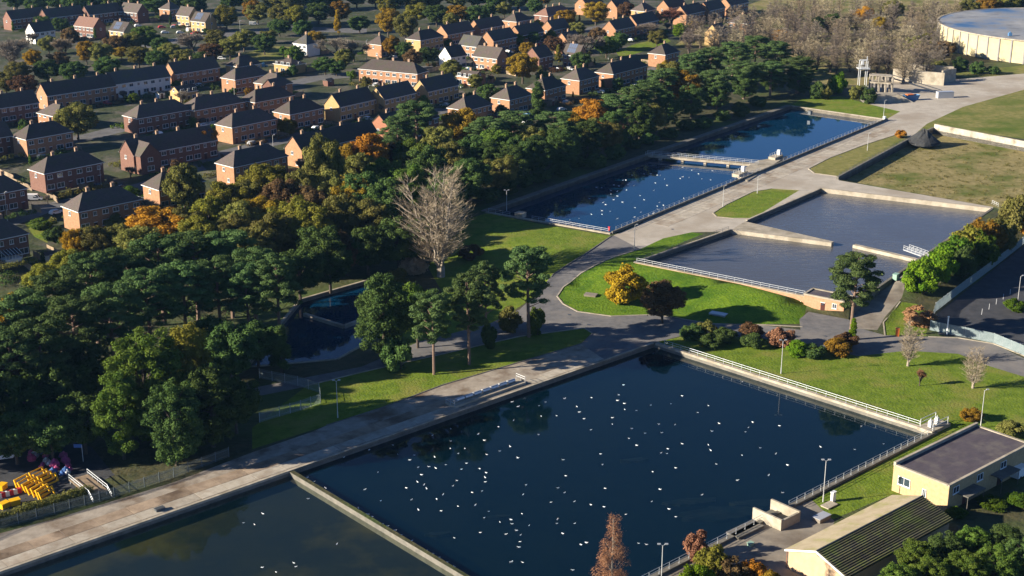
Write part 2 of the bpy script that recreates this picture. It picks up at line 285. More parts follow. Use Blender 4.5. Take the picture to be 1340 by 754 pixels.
# ------------------------------------------------------------------ the ground, cut into its surfaces
PONDA = [(-40.5, 238.9), (32.6, 305.4), (82.6, 255.6), (6.4, 185.4)]
PONDB = [(-41.2, 238.3), (5.9, 184.9), (-62, 122), (-109, 177)]
PONDU = [GH(637, 278), GH(800, 306), GH(1160, 157), GH(1035, 139)]
PONDC = [GH(322, 480), GH(440, 470), GH(522, 424), GH(588, 398), GH(500, 362), GH(395, 392)]
TANK = [W(0, 0), GH(957, 301), GH(978, 289), GH(1076, 247), GH(1297, 273), W(60, 0.0)]
BED = [GH(1097, 235), GH(1197, 181), GH(1222, 170), GH(1400, 205), GH(1400, 300), GH(1300, 271)]
def px(*pts): return [GH(*p) for p in pts]
REG = [
 ('gardens', 'garden', [(-420, 400)] + px((0, 345), (130, 300), (300, 235), (420, 200), (560, 190), (640, 165), (760, 125), (880, 62), (1020, 0)) + [(220, 1000), (-600, 1000)]),
 ('thicket_floor', 'dry_grass', px((880, 62), (1020, 60), (1075, 110), (1130, 112), (1240, 90), (1262, 30), (1260, -5), (1010, -5), (930, 25))),
 ('street', 'street', px((-40, 318), (75, 274), (200, 247), (270, 222), (262, 214), (180, 240), (70, 264), (-40, 300))),
 ('street', 'street', px((262, 214), (380, 186), (520, 160), (640, 138), (760, 118), (860, 92), (856, 87), (750, 112), (640, 131), (510, 152), (370, 177), (254, 206))),
 ('street', 'street', px((-20, 215), (60, 198), (180, 168), (300, 132), (420, 105), (560, 92), (700, 60), (860, 20), (855, 15), (700, 53), (560, 86), (415, 98), (295, 125), (175, 159), (55, 190), (-20, 206))),
 ('street', 'street', px((120, 75), (260, 52), (380, 40), (480, 44), (480, 38), (380, 34), (255, 46), (115, 68))),
 ('green_verge', 'lawn', px((806, 68), (830, 58), (870, 48), (878, 54), (840, 68), (812, 76))),
 ('green_verge', 'field_grass', px((300, 78), (350, 60), (395, 62), (398, 72), (330, 84))),
 ('green_verge', 'field_grass', px((110, 72), (200, 62), (210, 70), (120, 80))),
 ('green_verge', 'lawn', px((32, 292), (50, 285), (64, 300), (62, 318), (45, 310))),
 ('dry_field', 'field_grass', px((1180, 175), (1216, 160), (1262, 138), (1345, 114), (1400, 100), (1400, 190), (1222, 166), (1195, 181))),
 ('tank_apron', 'field_grass', px((1240, 95), (1400, 80), (1400, 96), (1270, 103))),
 ('concrete_road', 'concrete_road', px((803, 308), (1156, 158), (1120, 126), (1150, 100), (1250, 104), (1345, 96), (1400, 88), (1400, 104), (1345, 116), (1260, 140), (1213, 162), (1190, 182), (1097, 236), (1300, 271), (1297, 275), (1076, 249), (978, 291), (957, 303), (905, 304), (868, 312), (838, 326))),
 ('upper_lawn', 'lawn', px((596, 292), (637, 279), (700, 292), (800, 309), (762, 336), (724, 360), (700, 388), (640, 428), (560, 447), (535, 450), (525, 436), (590, 402), (560, 350))),
 ('pine_lawn', 'lawn', px((775, 437), (764, 430), (680, 441), (579, 464), (473, 488), (400, 506), (330, 560), (330, 588), (427, 557), (499, 534), (579, 504), (680, 474), (761, 450))),
 ('pond_path', 'path', [(-112, 180)] + px((-60, 722), (0, 698), (72, 679), (228, 631), (330, 592), (409, 565), (427, 557), (499, 534), (579, 504), (680, 474), (761, 450)) + [GH(790, 470), (-40.5, 238.9), (-109, 177)]),
 ('road', 'asphalt', px((760, 450), (775, 437), (764, 430), (680, 441), (579, 464), (473, 488), (400, 506), (330, 520), (330, 508), (400, 494), (473, 480), (549, 447), (640, 424), (680, 405), (702, 385), (724, 358), (762, 334), (800, 309), (803, 308), (838, 326), (800, 338), (760, 358), (737, 376), (729, 388), (737, 398), (756, 408), (800, 414), (860, 412), (930, 424), (1000, 426), (1050, 432), (1130, 431), (1159, 439), (1254, 442), (1300, 450), (1340, 469), (1400, 495), (1400, 520), (1340, 493), (1294, 479), (1254, 463), (1186, 459), (1122, 466), (1040, 446), (960, 440), (890, 440), (866, 446), (846, 451), (790, 470))),
 ('bank', 'bank_grass', px((729, 388), (737, 376), (760, 358), (800, 338), (838, 326), (868, 312), (905, 304), (920, 306)) + [W(0, -0.3), W(49, -0.3)] + px((1050, 424), (1000, 424), (930, 423), (860, 411), (800, 413), (756, 407), (737, 397))),
 ('road', 'asphalt', px((1048, 436), (1046, 418), (1058, 408), (1110, 418), (1130, 433))),
 ('grass_patch', 'lawn', px((933, 279), (950, 268), (985, 251), (1010, 247), (1046, 249), (985, 286), (960, 286), (938, 284))),
 ('grass_patch', 'field_grass', px((1058, 221), (1085, 207), (1130, 190), (1180, 174), (1194, 181), (1096, 231), (1066, 227))),
 ('pond_end_lawn', 'lawn', px((1035, 138), (1050, 129), (1100, 126), (1135, 136), (1178, 146), (1160, 156))),
 ('tank_path', 'yard_concrete', [W(60.6, 0), W(60.6, 48)] + px((1190, 355), (1180, 390), (1158, 415), (1148, 432), (1112, 430))),
 ('right_verge', 'lawn', px((1158, 438), (1156, 422), (1178, 395), (1200, 398), (1215, 412), (1212, 440))),
 ('car_park', 'car_park', px((1224, 412), (1345, 318), (1420, 270), (1420, 500), (1345, 466), (1290, 446), (1228, 438))),
 ('right_lawn', 'lawn', [(33.5, 306.2)] + px((868, 446), (890, 441), (960, 441), (1040, 447), (1122, 466), (1186, 459), (1254, 463), (1294, 479), (1340, 493), (1420, 525), (1420, 600), (1345, 620), (1240, 640), (1160, 650), (1090, 680), (1062, 655)) + [(83.5, 255.4)]),
 ('yard', 'yard_concrete', px((1062, 654), (1092, 682), (1080, 720), (1100, 800), (880, 800), (835, 757))),
 ('storage_yard', 'car_park', [(-150, 215)] + px((-60, 705), (0, 682), (110, 640), (150, 622), (120, 585), (60, 570), (-60, 575))),
]
def build_ground():
    holes = [PONDA, PONDB, PONDU, PONDC, TANK, BED]
    X0, X1, Y0, Y1 = -1500, 1500, -250, 2000
    vs = [(X0, Y0), (X1, Y0), (X1, Y1), (X0, Y1)]; ed = [(0, 1), (1, 2), (2, 3), (3, 0)]
    for poly in holes + [r[2] for r in REG]:
        o = len(vs); n = len(poly); vs += [tuple(p) for p in poly]; ed += [(o + i, o + (i + 1) % n) for i in range(n)]
    def grid(a, b, c, d, st, skip=None):
        for x in np.arange(a, b, st):
            for y in np.arange(c, d, st):
                if skip and skip[0] < x < skip[1] and skip[2] < y < skip[3]: continue
                vs.append((x + random.uniform(-.2, .2) * st, y + random.uniform(-.2, .2) * st))
    f1 = (-70, 190, 285, 475)
    grid(*f1, 4); grid(-330, 330, 180, 640, 14, f1)
    grid(-700, 700, 100, 1100, 60, (-330, 330, 180, 640)); grid(-1400, 1400, -150, 1900, 300, (-700, 700, 100, 1100))
    V, E_, F_, *_ = delaunay_2d_cdt([Vector(p) for p in vs], ed, [], 0, 1e-5)
    V = np.array([tuple(p) for p in V]); F_ = np.array([tuple(f) for f in F_ if len(f) == 3])
    cx = V[F_].mean(1)
    def inside(poly):
        r = np.zeros(len(cx), bool); n = len(poly)
        for i in range(n):
            x1, y1 = poly[i]; x2, y2 = poly[(i + 1) % n]
            if y1 == y2: continue
            cnd = ((y1 > cx[:, 1]) != (y2 > cx[:, 1])) & (cx[:, 0] < (x2 - x1) * (cx[:, 1] - y1) / (y2 - y1) + x1)
            r ^= cnd
        return r
    reg = np.zeros(len(F_), int)
    for i, (_, _, poly) in enumerate(REG): reg[inside(poly)] = i + 1
    for hp in holes: reg[inside(hp)] = -1
    Z = np.array([hgt(*p) for p in V])
    for i in range(len(REG) + 1):
        fs = F_[reg == i]
        if not len(fs): continue
        used, inv = np.unique(fs, return_inverse=True); inv = inv.reshape(fs.shape)
        pts = np.c_[V[used], Z[used]]
        a = pts[inv]; nz = np.cross(a[:, 1] - a[:, 0], a[:, 2] - a[:, 0])[:, 2]
        inv[nz < 0] = inv[nz < 0][:, ::-1]
        nm, mt = ('ground', 'undergrowth') if i == 0 else REG[i - 1][:2]
        me = bpy.data.meshes.new(nm); me.from_pydata(pts.tolist(), [], inv.tolist()); me.materials.append(M[mt])
        me.polygons.foreach_set('use_smooth', [True] * len(inv)); me.update()
        tag(link(nm, me), kind='structure')
build_ground()

def basin(name, poly, top, bed, bedmat, wallmat='dark_concrete'):
    mb = MB(); n = len(poly)
    vs = [(p[0], p[1], bed) for p in poly] + [(p[0], p[1], top) for p in poly]
    mb.add(vs, [tuple(range(n))], 0)
    for i in range(n):
        j = (i + 1) % n; mb.add([vs[i], vs[j], vs[n + j], vs[n + i]], [(0, 1, 2, 3)], 1)
    return tag(mb.build(name, (bedmat, wallmat)), kind='structure')
def sheet(name, poly, z, m):
    mb = MB(); n = len(poly)
    if sum(poly[i][0] * poly[(i + 1) % n][1] - poly[(i + 1) % n][0] * poly[i][1] for i in range(n)) < 0: poly = poly[::-1]
    mb.add([(p[0], p[1], z) for p in poly], [tuple(range(n))]); return tag(mb.build(name, m), kind='structure')
basin('pond_basin', PONDA, 0, -2.3, 'bed_deep'); sheet('pond_water', PONDA, -0.95, 'pond_water')
basin('pond_basin', PONDB, 0, -1.9, 'bed'); sheet('pond_water', PONDB, -0.95, 'shallow_water')
basin('pond_basin', PONDU, UP, -0.4, 'bed_deep'); sheet('pond_water', PONDU, 1.2, 'upper_water')
basin('pond_basin', PONDC, 0, -2.2, 'bed'); sheet('pond_water', PONDC, -0.9, 'upper_water')
basin('tank_basin', TANK, UP, -0.6, 'dark_concrete'); sheet('tank_water', TANK, 1.35, 'tank_water')
basin('bed_basin', BED, UP, 0.55, 'dry_grass')
sheet('bed_floor', BED, 0.9, 'dry_grass')
def weed(cx_, cy_, ra, rb_, z, ang_, seed):
    rd = random.Random(seed); mb = MB(); n = 40; rr = [rd.uniform(.55, 1.1) for _ in range(n)]; rr = [(rr[i - 1] + rr[i] + rr[(i + 1) % n]) / 3 for i in range(n)]; ca, sa = math.cos(R(ang_)), math.sin(R(ang_)); top = []; bot = []
    for i in range(n):
        t = 2 * math.pi * i / n; x, y = ra * rr[i] * math.cos(t), rb_ * rr[i] * math.sin(t); top.append((cx_ + x * ca - y * sa, cy_ + x * sa + y * ca))
    mb.prism(top, z - .5, z); return tag(mb.build('weed_bed', 'weed'), kind='structure')
mat('weed', (0.02, 0.02, 0.014), (0.12, 0.082, 0.042), 0.5, bump=.1, c3=(0.03, 0.04, 0.03), scale3=.35, stretch=(.5, 2, 1, 30)); mat('algae', (0.10, 0.075, 0.012), (0.30, 0.22, 0.03), .2, c3=(0.03, 0.035, 0.015), scale3=.12)
for q in ((945, 668, 9, 3.2, 1), (985, 655, 5, 1.6, 2), (905, 652, 6, 1.3, 3), (830, 598, 3, .8, 4), (572, 694, 2.4, .8, 5), (650, 672, 3, .6, 8)): x, y = G(q[0], q[1], -1); weed(x, y, q[2], q[3], -1.5, 10, q[4])
def seg_poly(a, b, wd, side=0):
    (dx, dy), l = dirn(a, b); nx, ny = -dy, dx; o0, o1 = (-wd / 2, wd / 2) if side == 0 else ((0, wd) if side > 0 else (-wd, 0))
    return [(a[0] + nx * o0, a[1] + ny * o0), (b[0] + nx * o0, b[1] + ny * o0), (b[0] + nx * o1, b[1] + ny * o1), (a[0] + nx * o1, a[1] + ny * o1)]
def kerb(name, pts, wd, z0, z1, m, side=0, kind='structure', label=None, cat=None):
    mb = MB()
    for a, b in zip(pts, pts[1:]): mb.prism(seg_poly(a, b, wd, side), z0, z1)
    o = mb.build(name, m)
    return tag(o, label, cat, kind=kind)
# copings of the ponds and tanks
kerb('pond_coping', [(-109, 177), (-40.5, 238.9), (32.6, 305.4)], 0.55, -0.3, 0.13, 'concrete', 1)
kerb('pond_coping', [(32.9, 305.1), (82.6, 255.6)], 1.0, -0.3, 0.22, 'concrete', 1)
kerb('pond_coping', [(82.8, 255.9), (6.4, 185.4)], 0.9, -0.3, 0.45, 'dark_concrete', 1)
kerb('divider_wall', [(-40.6, 238.6), (6.2, 185.2)], 0.8, -2.4, -0.35, 'concrete', 0, None, 'long pale concrete beam dividing the two dark front ponds', 'wall')
kerb('pond_coping', [PONDU[0], PONDU[1]], 0.9, 0.6, UP + 0.35, 'concrete', -1)
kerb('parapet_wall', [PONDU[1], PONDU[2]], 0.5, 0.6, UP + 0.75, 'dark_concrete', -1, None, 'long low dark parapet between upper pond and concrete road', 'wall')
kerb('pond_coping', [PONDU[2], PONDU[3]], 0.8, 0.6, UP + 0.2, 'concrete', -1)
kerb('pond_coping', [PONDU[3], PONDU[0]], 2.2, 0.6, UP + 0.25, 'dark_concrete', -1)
kerb('pond_coping', PONDC + PONDC[:1], 0.7, -1.5, 0.15, 'concrete', -1)
kerb('divider_wall', [GH(398, 409), GH(450, 425), GH(505, 404)], 0.9, -2.2, -0.15, 'concrete', 0, None, 'low pale concrete beam across the small shaded pond in the wood', 'wall')
kerb('tank_coping', [TANK[0], TANK[1]], 0.6, UP - 0.6, UP + 0.25, 'concrete', 1)
kerb('tank_coping', [TANK[2], TANK[3]], 0.6, UP - 0.6, UP + 0.25, 'concrete', 1)
kerb('tank_coping', [TANK[3], TANK[4]], 0.8, UP - 1.9, UP + 0.3, 'concrete', -1)
kerb('tank_front_wall', [TANK[0], W(60, 0)], 0.8, -0.5, UP + 0.12, 'pink_brick', -1, None, 'long pink brick wall holding up the grey filter tank', 'wall')
kerb('tank_coping', [W(-0.4, -0.4), W(48.5, -0.4)], 1.0, UP + 0.13, UP + 0.28, 'concrete')
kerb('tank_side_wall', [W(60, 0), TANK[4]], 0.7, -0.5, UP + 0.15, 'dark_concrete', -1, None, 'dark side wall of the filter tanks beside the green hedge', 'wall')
TM0, TM1, TM2, TM3 = GH(957, 301), GH(1088, 318), GH(1118, 319), GH(1212, 341)
mb = MB(); mb.prism([TM0, TM1, (TM1[0] + .9, TM1[1] + 1.2), (GH(975, 290)[0], GH(975, 290)[1])], -0.5, UP + 0.05); tag(mb.build('weir_platform', 'concrete'), 'wedge of pale concrete between the two filter tanks, left of the gap', 'wall')
kerb('tank_cross_wall', [TM2, TM3], 1.5, -0.5, UP - 0.2, 'concrete', 0, None, 'pale concrete cross wall between filter tanks, right of the gap', 'wall')
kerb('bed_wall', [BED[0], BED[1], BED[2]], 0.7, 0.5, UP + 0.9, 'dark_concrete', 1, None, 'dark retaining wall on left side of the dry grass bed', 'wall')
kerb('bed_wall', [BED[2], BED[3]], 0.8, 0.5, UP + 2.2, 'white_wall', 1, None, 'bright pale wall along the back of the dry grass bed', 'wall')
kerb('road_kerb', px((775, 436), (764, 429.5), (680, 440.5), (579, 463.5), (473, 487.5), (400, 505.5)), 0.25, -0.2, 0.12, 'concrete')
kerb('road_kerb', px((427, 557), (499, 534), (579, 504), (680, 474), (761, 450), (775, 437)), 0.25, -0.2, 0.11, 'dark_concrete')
def kerb_h(name, pts, wd, up, m):
    mb = MB(); fine = []
    for a, b in zip(pts, pts[1:]):
        (d, l) = dirn(a, b); n = max(1, int(l / 3))
        for i in range(n): fine.append((a[0] + d[0] * l * i / n, a[1] + d[1] * l * i / n))
    fine.append(pts[-1])
    for a, b in zip(fine, fine[1:]):
        q = seg_poly(a, b, wd); z = [hgt(*p) for p in q]
        vs = [(p[0], p[1], zz - 0.3) for p, zz in zip(q, z)] + [(p[0], p[1], zz + up) for p, zz in zip(q, z)]
        mb.add(vs, [(0, 3, 2, 1), (4, 5, 6, 7), (0, 1, 5, 4), (1, 2, 6, 5), (2, 3, 7, 6), (3, 0, 4, 7)])
    return tag(mb.build(name, m), kind='structure')
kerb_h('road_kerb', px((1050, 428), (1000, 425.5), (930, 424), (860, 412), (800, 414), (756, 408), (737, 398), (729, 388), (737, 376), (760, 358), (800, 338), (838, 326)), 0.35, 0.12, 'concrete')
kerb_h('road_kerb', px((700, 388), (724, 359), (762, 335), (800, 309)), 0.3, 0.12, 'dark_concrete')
kerb_h('road_kerb', px((1046, 249), (1010, 247), (985, 251), (950, 268), (933, 279), (938, 284), (960, 286), (985, 286)), 0.35, 0.12, 'concrete')
kerb_h('road_kerb', px((1180, 174), (1130, 190), (1085, 207), (1058, 221), (1066, 227), (1096, 231)), 0.35, 0.12, 'concrete')
kerb_h('road_kerb', px((1158, 439), (1156, 422), (1178, 395)), 0.3, 0.12, 'concrete')
kerb_h('road_kerb', px((1345, 468), (1300, 450), (1254, 442.5), (1215, 441)), 0.3, 0.14, 'concrete')
# slabs of the pond path: an inner pale strip and an outer stained strip with open joints
path = [o for o in C.objects if o.name.startswith('pond_path')][0]
A0 = Vector((-109 - .38, 177 + .42)); dl = Vector((32.6 + 109, 305.4 - 177)); LL = dl.length; dl.normalize(); nl = Vector((-dl.y, dl.x))
s = 14.0
while s < 172:
    ln = random.uniform(5.4, 6.6)
    for k, (o0, o1, mname) in enumerate(((0.25, 3.1, 'slab'), (3.2, 6.3, 'stained_slab'))):
        if k == 1 and s > 130: continue
        a = A0 + dl * (s + .06) + nl * o0; b = A0 + dl * (s + ln - .06) + nl * o0
        a2 = A0 + dl * (s + .06) + nl * o1; b2 = A0 + dl * (s + ln - .06) + nl * o1
        dz = random.uniform(0, .015)
        mbs = MB(); mbs.prism([a, b, b2, a2], -0.1, 0.03 + dz); mbs.build('slab', mname, path)
    s += ln
cr = [o for o in C.objects if o.name.startswith('concrete_road')][0]
q0, q1 = Vector(PONDU[1]), Vector(PONDU[2]); dq = (q1 - q0); lq = dq.length; dq.normalize(); nq = Vector((dq.y, -dq.x))
for i in range(2, 30):            # cast bays of the concrete road, nearest part
    for (o0, o1) in ((0.75, 5.0), (5.06, 9.2)):
        s0 = 4 + i * 6.0
        if s0 + 6 > lq - 8: continue
        a = q0 + dq * (s0 + .05) + nq * o0; b = q0 + dq * (s0 + 5.95) + nq * o0; c = q0 + dq * (s0 + 5.95) + nq * o1; d = q0 + dq * (s0 + .05) + nq * o1
        mbs = MB(); mbs.prism([a, b, c, d], UP - 0.1, UP + 0.02 + random.uniform(0, .012)); mbs.build('slab', 'slab', cr)

# ------------------------------------------------------------------ vegetation meshes
def leaf_cloud(name, blobs, n, size, matname, flat=1.0, aspect=1.0):
    """n leaf faces spread over ellipsoid clumps: blobs = (x,y,z,rx,ry,rz)"""
    b = np.array(blobs); wgt = (b[:, 3] * b[:, 4] + b[:, 3] * b[:, 5]); wgt /= wgt.sum()
    k = RNG.choice(len(b), n, p=wgt)
    d = RNG.normal(size=(n, 3)); d /= np.linalg.norm(d, axis=1)[:, None]
    r = RNG.uniform(0.35, 1.08, n) ** 0.55; st = RNG.random(n) < .13; r[st] *= RNG.uniform(1.0, 1.4, st.sum())
    pos = b[k, :3] + d * b[k, 3:6] * r[:, None]
    nrm = d + RNG.normal(size=(n, 3)) * 0.55; nrm[:, 2] += 0.25; nrm /= np.linalg.norm(nrm, axis=1)[:, None]
    t = np.cross(nrm, RNG.normal(size=(n, 3))); t /= np.linalg.norm(t, axis=1)[:, None]; u = np.cross(nrm, t)
    sz = size * RNG.uniform(0.6, 1.35, n)[:, None]
    t = t * sz; u = u * sz * aspect
    v = np.empty((n, 4, 3)); v[:, 0] = pos - t; v[:, 1] = pos + u * .6 - t * .1; v[:, 2] = pos + t; v[:, 3] = pos - u * .6 + t * .1
    me = bpy.data.meshes.new(name); me.vertices.add(4 * n); me.vertices.foreach_set('co', v.ravel())
    me.loops.add(4 * n); me.loops.foreach_set('vertex_index', np.arange(4 * n)); me.polygons.add(n)
    me.polygons.foreach_set('loop_start', np.arange(0, 4 * n, 4)); me.polygons.foreach_set('loop_total', np.full(n, 4))
    bt = RNG.uniform(0, 1, len(b)); tint = np.clip(0.6 * bt[k] + 0.4 * RNG.uniform(0, 1, n), 0, 1)
    at = me.attributes.new('tint', 'FLOAT', 'POINT'); at.data.foreach_set('value', np.repeat(tint, 4))
    me.materials.append(M[matname]); me.update(); return me
def limbs(mb, base, top_pts, r0, n=6):
    for p in top_pts:
        k = random.uniform(.35, .75); a = Vector(base[0]).lerp(Vector(base[1]), k)
        mid = a.lerp(Vector(p), .5) + Vector((0, 0, .6)); mb.tube(a, mid, r0 * .45, r0 * .3, 5); mb.tube(mid, p, r0 * .3, r0 * .08, 4)
VAR = {}
def crown_blobs(H, Wd, z0, nb, rb, shape='round'):
    out = []
    for _ in range(nb):
        while True:
            x, y, z = RNG.uniform(-1, 1, 3); q = math.sqrt(x * x + y * y + z * z)
            if 0.45 < q < 1: break
        if shape == 'cone':
            zz = (z + 1) / 2; f = max(0.12, (1 - zz) ** 0.8); x *= f * .95; y *= f * .95
        elif z < 0: x *= 0.92; y *= .92
        hh = (H - z0) / 2; r = rb * RNG.uniform(.65, 1.3)
        out.append((x * (Wd / 2 - rb * .7), y * (Wd / 2 - rb * .7), z0 + hh + z * (hh - rb * .55), r, r, r * .82))
    return out
def mk_oak(i):
    H, Wd, z0 = 14, 12, 2.4
    bl = crown_blobs(H, Wd, z0, 105, 1.12)
    cr = leaf_cloud('crown', bl, 24000, 0.235, 'l_green'); mb = MB(); mb.tube((0, 0, -.3), (0, 0, 3.4), .38, .30, 8); mb.tube((0, 0, 3.4), (.3, .2, 9), .30, .12, 6)
    limbs(mb, ((0, 0, 3), (.2, .1, 8)), [bl[k][:3] for k in range(0, 24)], .3)
    return cr, mb.mesh('trunk', 'bark')
def mk_full(i):
    bl = crown_blobs(20, 13, .4, 190, 1.05); bl = [(x * (1.05 if z < 9 else .95), y * (1.05 if z < 9 else .95), z, a, b, c) for x, y, z, a, b, c in bl]
    mb = MB(); mb.tube((0, 0, -.3), (0, 0, 16), .42, .1, 8); limbs(mb, ((0, 0, 1), (0, 0, 14)), [bl[k][:3] for k in range(0, 26)], .25)
    return leaf_cloud('crown', bl, 36000, 0.235, 'l_green', aspect=.8), mb.mesh('trunk', 'bark')
def mk_bush(i):
    bl = crown_blobs(4, 5, -0.3, 60, .58)
    cr = leaf_cloud('crown', bl, 11000, 0.15, 'l_green'); mb = MB()
    for k in range(6):
        p = bl[k]; mb.tube((random.uniform(-.3, .3), random.uniform(-.3, .3), -.2), p[:3], .08, .02, 4)
    return cr, mb.mesh('stem', 'bark')
def mk_cone(i):
    bl = crown_blobs(16, 7, .8, 70, .95, 'cone')
    cr = leaf_cloud('crown', bl, 16000, 0.21, 'l_green'); mb = MB(); mb.tube((0, 0, -.3), (0, 0, 15), .28, .03, 7)
    limbs(mb, ((0, 0, 1), (0, 0, 13)), [bl[k][:3] for k in range(0, 20)], .16)
    return cr, mb.mesh('trunk', 'bark')
def mk_pine(i):
    H = 20; bl = []; mb = MB(); lean = random.uniform(-.6, .6)
    top = (lean, random.uniform(-.5, .5), 18.2)
    mb.tube((0, 0, -.3), (lean * .4, 0, 8), .38, .30, 8); mb.tube((lean * .4, 0, 8), top, .30, .10, 7)
    for k in range(62):
        z = 8.6 + (k / 62) ** .8 * 10.9; a = k * 2.399 + random.uniform(-.4, .4)
        rr = (5.2 * math.sqrt(max(0.05, 1 - ((z - 12.8) / 7.6) ** 2))) * random.uniform(.35, 1.0)
        c = (lean * .7 + rr * math.cos(a), rr * math.sin(a), z); s = random.uniform(.75, 1.25)
        bl.append((*c, 1.2 * s, 1.2 * s, .52 * s))
        if k % 2 == 0:
            st = (lean * .5, 0, z - 1.6 - rr * .12); mb.tube(st, c, .11, .03, 4)
    cr = leaf_cloud('crown', bl, 24000, 0.235, 'l_pine', aspect=.6)
    return cr, mb.mesh('trunk', 'pine_bark')
def mk_bare(i, H=16, Wd=12, upright=False, fork=None):
    segs = []; tw = []
    def grow(p, d, l, r, lev):
        q = p + d * l; segs.append((p, q, r, r * .62))
        if lev >= 4:
            return tw.append((q, d, l))
        n = (7 if fork and lev == 0 else (5, 5, 4, 4)[lev]) + (1 if random.random() < .5 else 0)
        for k in range(n):
            ax = Vector((random.gauss(0, 1), random.gauss(0, 1), random.gauss(0, .6))).normalized()
            sp = (0.30 if fork and lev == 0 else 0.42 if upright else 0.62) * random.uniform(.6, 1.25)
            nd = (d + ax * sp + Vector((0, 0, .16 if upright else .10))).normalized()
            st = p + d * (l * (random.uniform(.55, 1) if k else 1))
            grow(st, nd, l * (random.uniform(1.9, 2.4) if fork and lev == 0 else random.uniform(.6, .78)), r * (.55 if k else .66), lev + 1)
    grow(Vector((0, 0, -.3)), Vector((random.uniform(-.05, .05), 0, 1)).normalized(), H * (.13 if fork else .28), .34, 0)
    mb = MB()
    for p, q, a, b in segs: mb.tube(p, q, max(a, .02), max(b, .014), 5 if a > .1 else 3, cap=False)
    tips = [(t[0], t[1], t[2]) for t in tw]; n = 0; vs = []; fs = []; tint = []
    per = max(2, int(9000 / max(1, len(tips))))
    for q, d, l in tips:
        tv = random.random()
        for k in range(per):
            ax = Vector((random.gauss(0, 1), random.gauss(0, 1), random.gauss(0, .7)))
            nd = (d + ax * .55 + Vector((0, 0, .2))).normalized(); st = q - d * (l * random.uniform(0, .9)); en = st + nd * random.uniform(.5, 1.25)
            sd = nd.cross(Vector((random.gauss(0, 1), random.gauss(0, 1), random.gauss(0, 1)))).normalized() * .034
            o = len(vs); vs += [tuple(st - sd), tuple(st + sd), tuple(en)]; fs.append((o, o + 1, o + 2)); tint += [tv * .6 + random.random() * .4] * 3
    hmax = max(v[2] for v in vs); wmax = np.percentile(np.abs(np.array(vs)[:, :2]), 97); kz = H / hmax; kx = Wd / 2 / wmax
    vs = [(x * kx, y * kx, z * kz) for x, y, z in vs]; mb.v = [(x * kx, y * kx, z * kz) for x, y, z in mb.v]
    me = bpy.data.meshes.new('crown'); me.from_pydata(vs, [], fs); at = me.attributes.new('tint', 'FLOAT', 'POINT'); at.data.foreach_set('value', tint)
    me.materials.append(M['t_tan']); me.update()
    return me, mb.mesh('trunk', 'bark')
def mk_vase(i, seed=5, stems=9, spread=1.0, H0=16.0, fat=1.0):
    """several long stems from a short bole, side shoots all the way up"""
    rnd = random.Random(seed); mb = MB(); vs = []; fs = []; tint = []; H = 16.0
    def twig(st, d, l, w_, tv):
        sd = d.cross(Vector((rnd.gauss(0, 1), rnd.gauss(0, 1), rnd.gauss(0, 1)))).normalized() * w_
        o = len(vs); vs.extend([tuple(st - sd), tuple(st + sd), tuple(st + d * l)]); fs.append((o, o + 1, o + 2)); tint.extend([tv] * 3)
    mb.tube((0, 0, -.3), (0, 0, 1.7), .42, .36, 8)
    for k in range(stems):
        az_ = k * 2.4 + rnd.uniform(-.3, .3); top = rnd.uniform(12.5, 16) if k else 16; sp = rnd.uniform(1.0, 3.2) * spread * (1 if k else .2)
        p = Vector((0, 0, 1.2)); n_ = 12; r = .20
        for j in range(1, n_ + 1):
            f = j / n_; q = Vector((math.cos(az_) * sp * f ** .7, math.sin(az_) * sp * f ** .7, 1.2 + (top - 1.2) * f)) + Vector((rnd.uniform(-.12, .12), rnd.uniform(-.12, .12), 0))
            mb.tube(p, q, r, max(.02, r * .84), 5, cap=False); r = max(.02, r * .84); d0 = (q - p).normalized()
            for b in range(4 if f > .12 else 0):
                a2 = az_ + rnd.uniform(-1.6, 1.6) if rnd.random() < .7 else rnd.uniform(0, 6.28)
                bl_ = (1.2 + 2.6 * math.sin(math.pi * min(1, f * 1.0 + .08))) * rnd.uniform(.5, 1.0)
                bd = (Vector((math.cos(a2), math.sin(a2), 0)) * .8 + d0 * .75).normalized(); st = p.lerp(q, rnd.random()); en = st + bd * bl_
                mid = st.lerp(en, .5) - Vector((0, 0, .06 * bl_)); mb.tube(st, mid, .045, .03, 3, cap=False); mb.tube(mid, en, .03, .012, 3, cap=False); tv = rnd.random()
                for m_ in range(20):
                    t_ = rnd.uniform(.15, 1); s2 = st.lerp(en, t_); d2_ = (bd + Vector((rnd.gauss(0, .5), rnd.gauss(0, .5), rnd.gauss(.35, .4)))).normalized(); twig(s2, d2_, rnd.uniform(.4, 1.2), .018 * fat, tv * .6 + rnd.random() * .4)
            p = q
    me = bpy.data.meshes.new('crown'); me.from_pydata(vs, [], fs); at = me.attributes.new('tint', 'FLOAT', 'POINT'); at.data.foreach_set('value', tint); me.materials.append(M['t_tan']); me.update()
    return me, mb.mesh('trunk', 'bark')
def mk_birch(i):
    bl = crown_blobs(16, 7, 1.5, 80, .7, 'cone'); mb = MB(); mb.tube((0, 0, -.3), (.1, 0, 15.4), .2, .03, 7)
    for b in bl[:50]: mb.tube((0, 0, max(1.2, b[2] - 1.6)), b[:3], .05, .015, 3, cap=False)
    return leaf_cloud('crown', bl, 11000, 0.10, 't_rust', aspect=.5), mb.mesh('trunk', 'pale_bark')
NOM = dict(oak=(14, 12), full=(20, 13), bush=(4, 5), cone=(16, 7), pine=(20, 11), bare=(16, 12), twig=(12, 6.5), birch=(16, 7), vase=(16, 6.6), sapling=(16, 5.4))
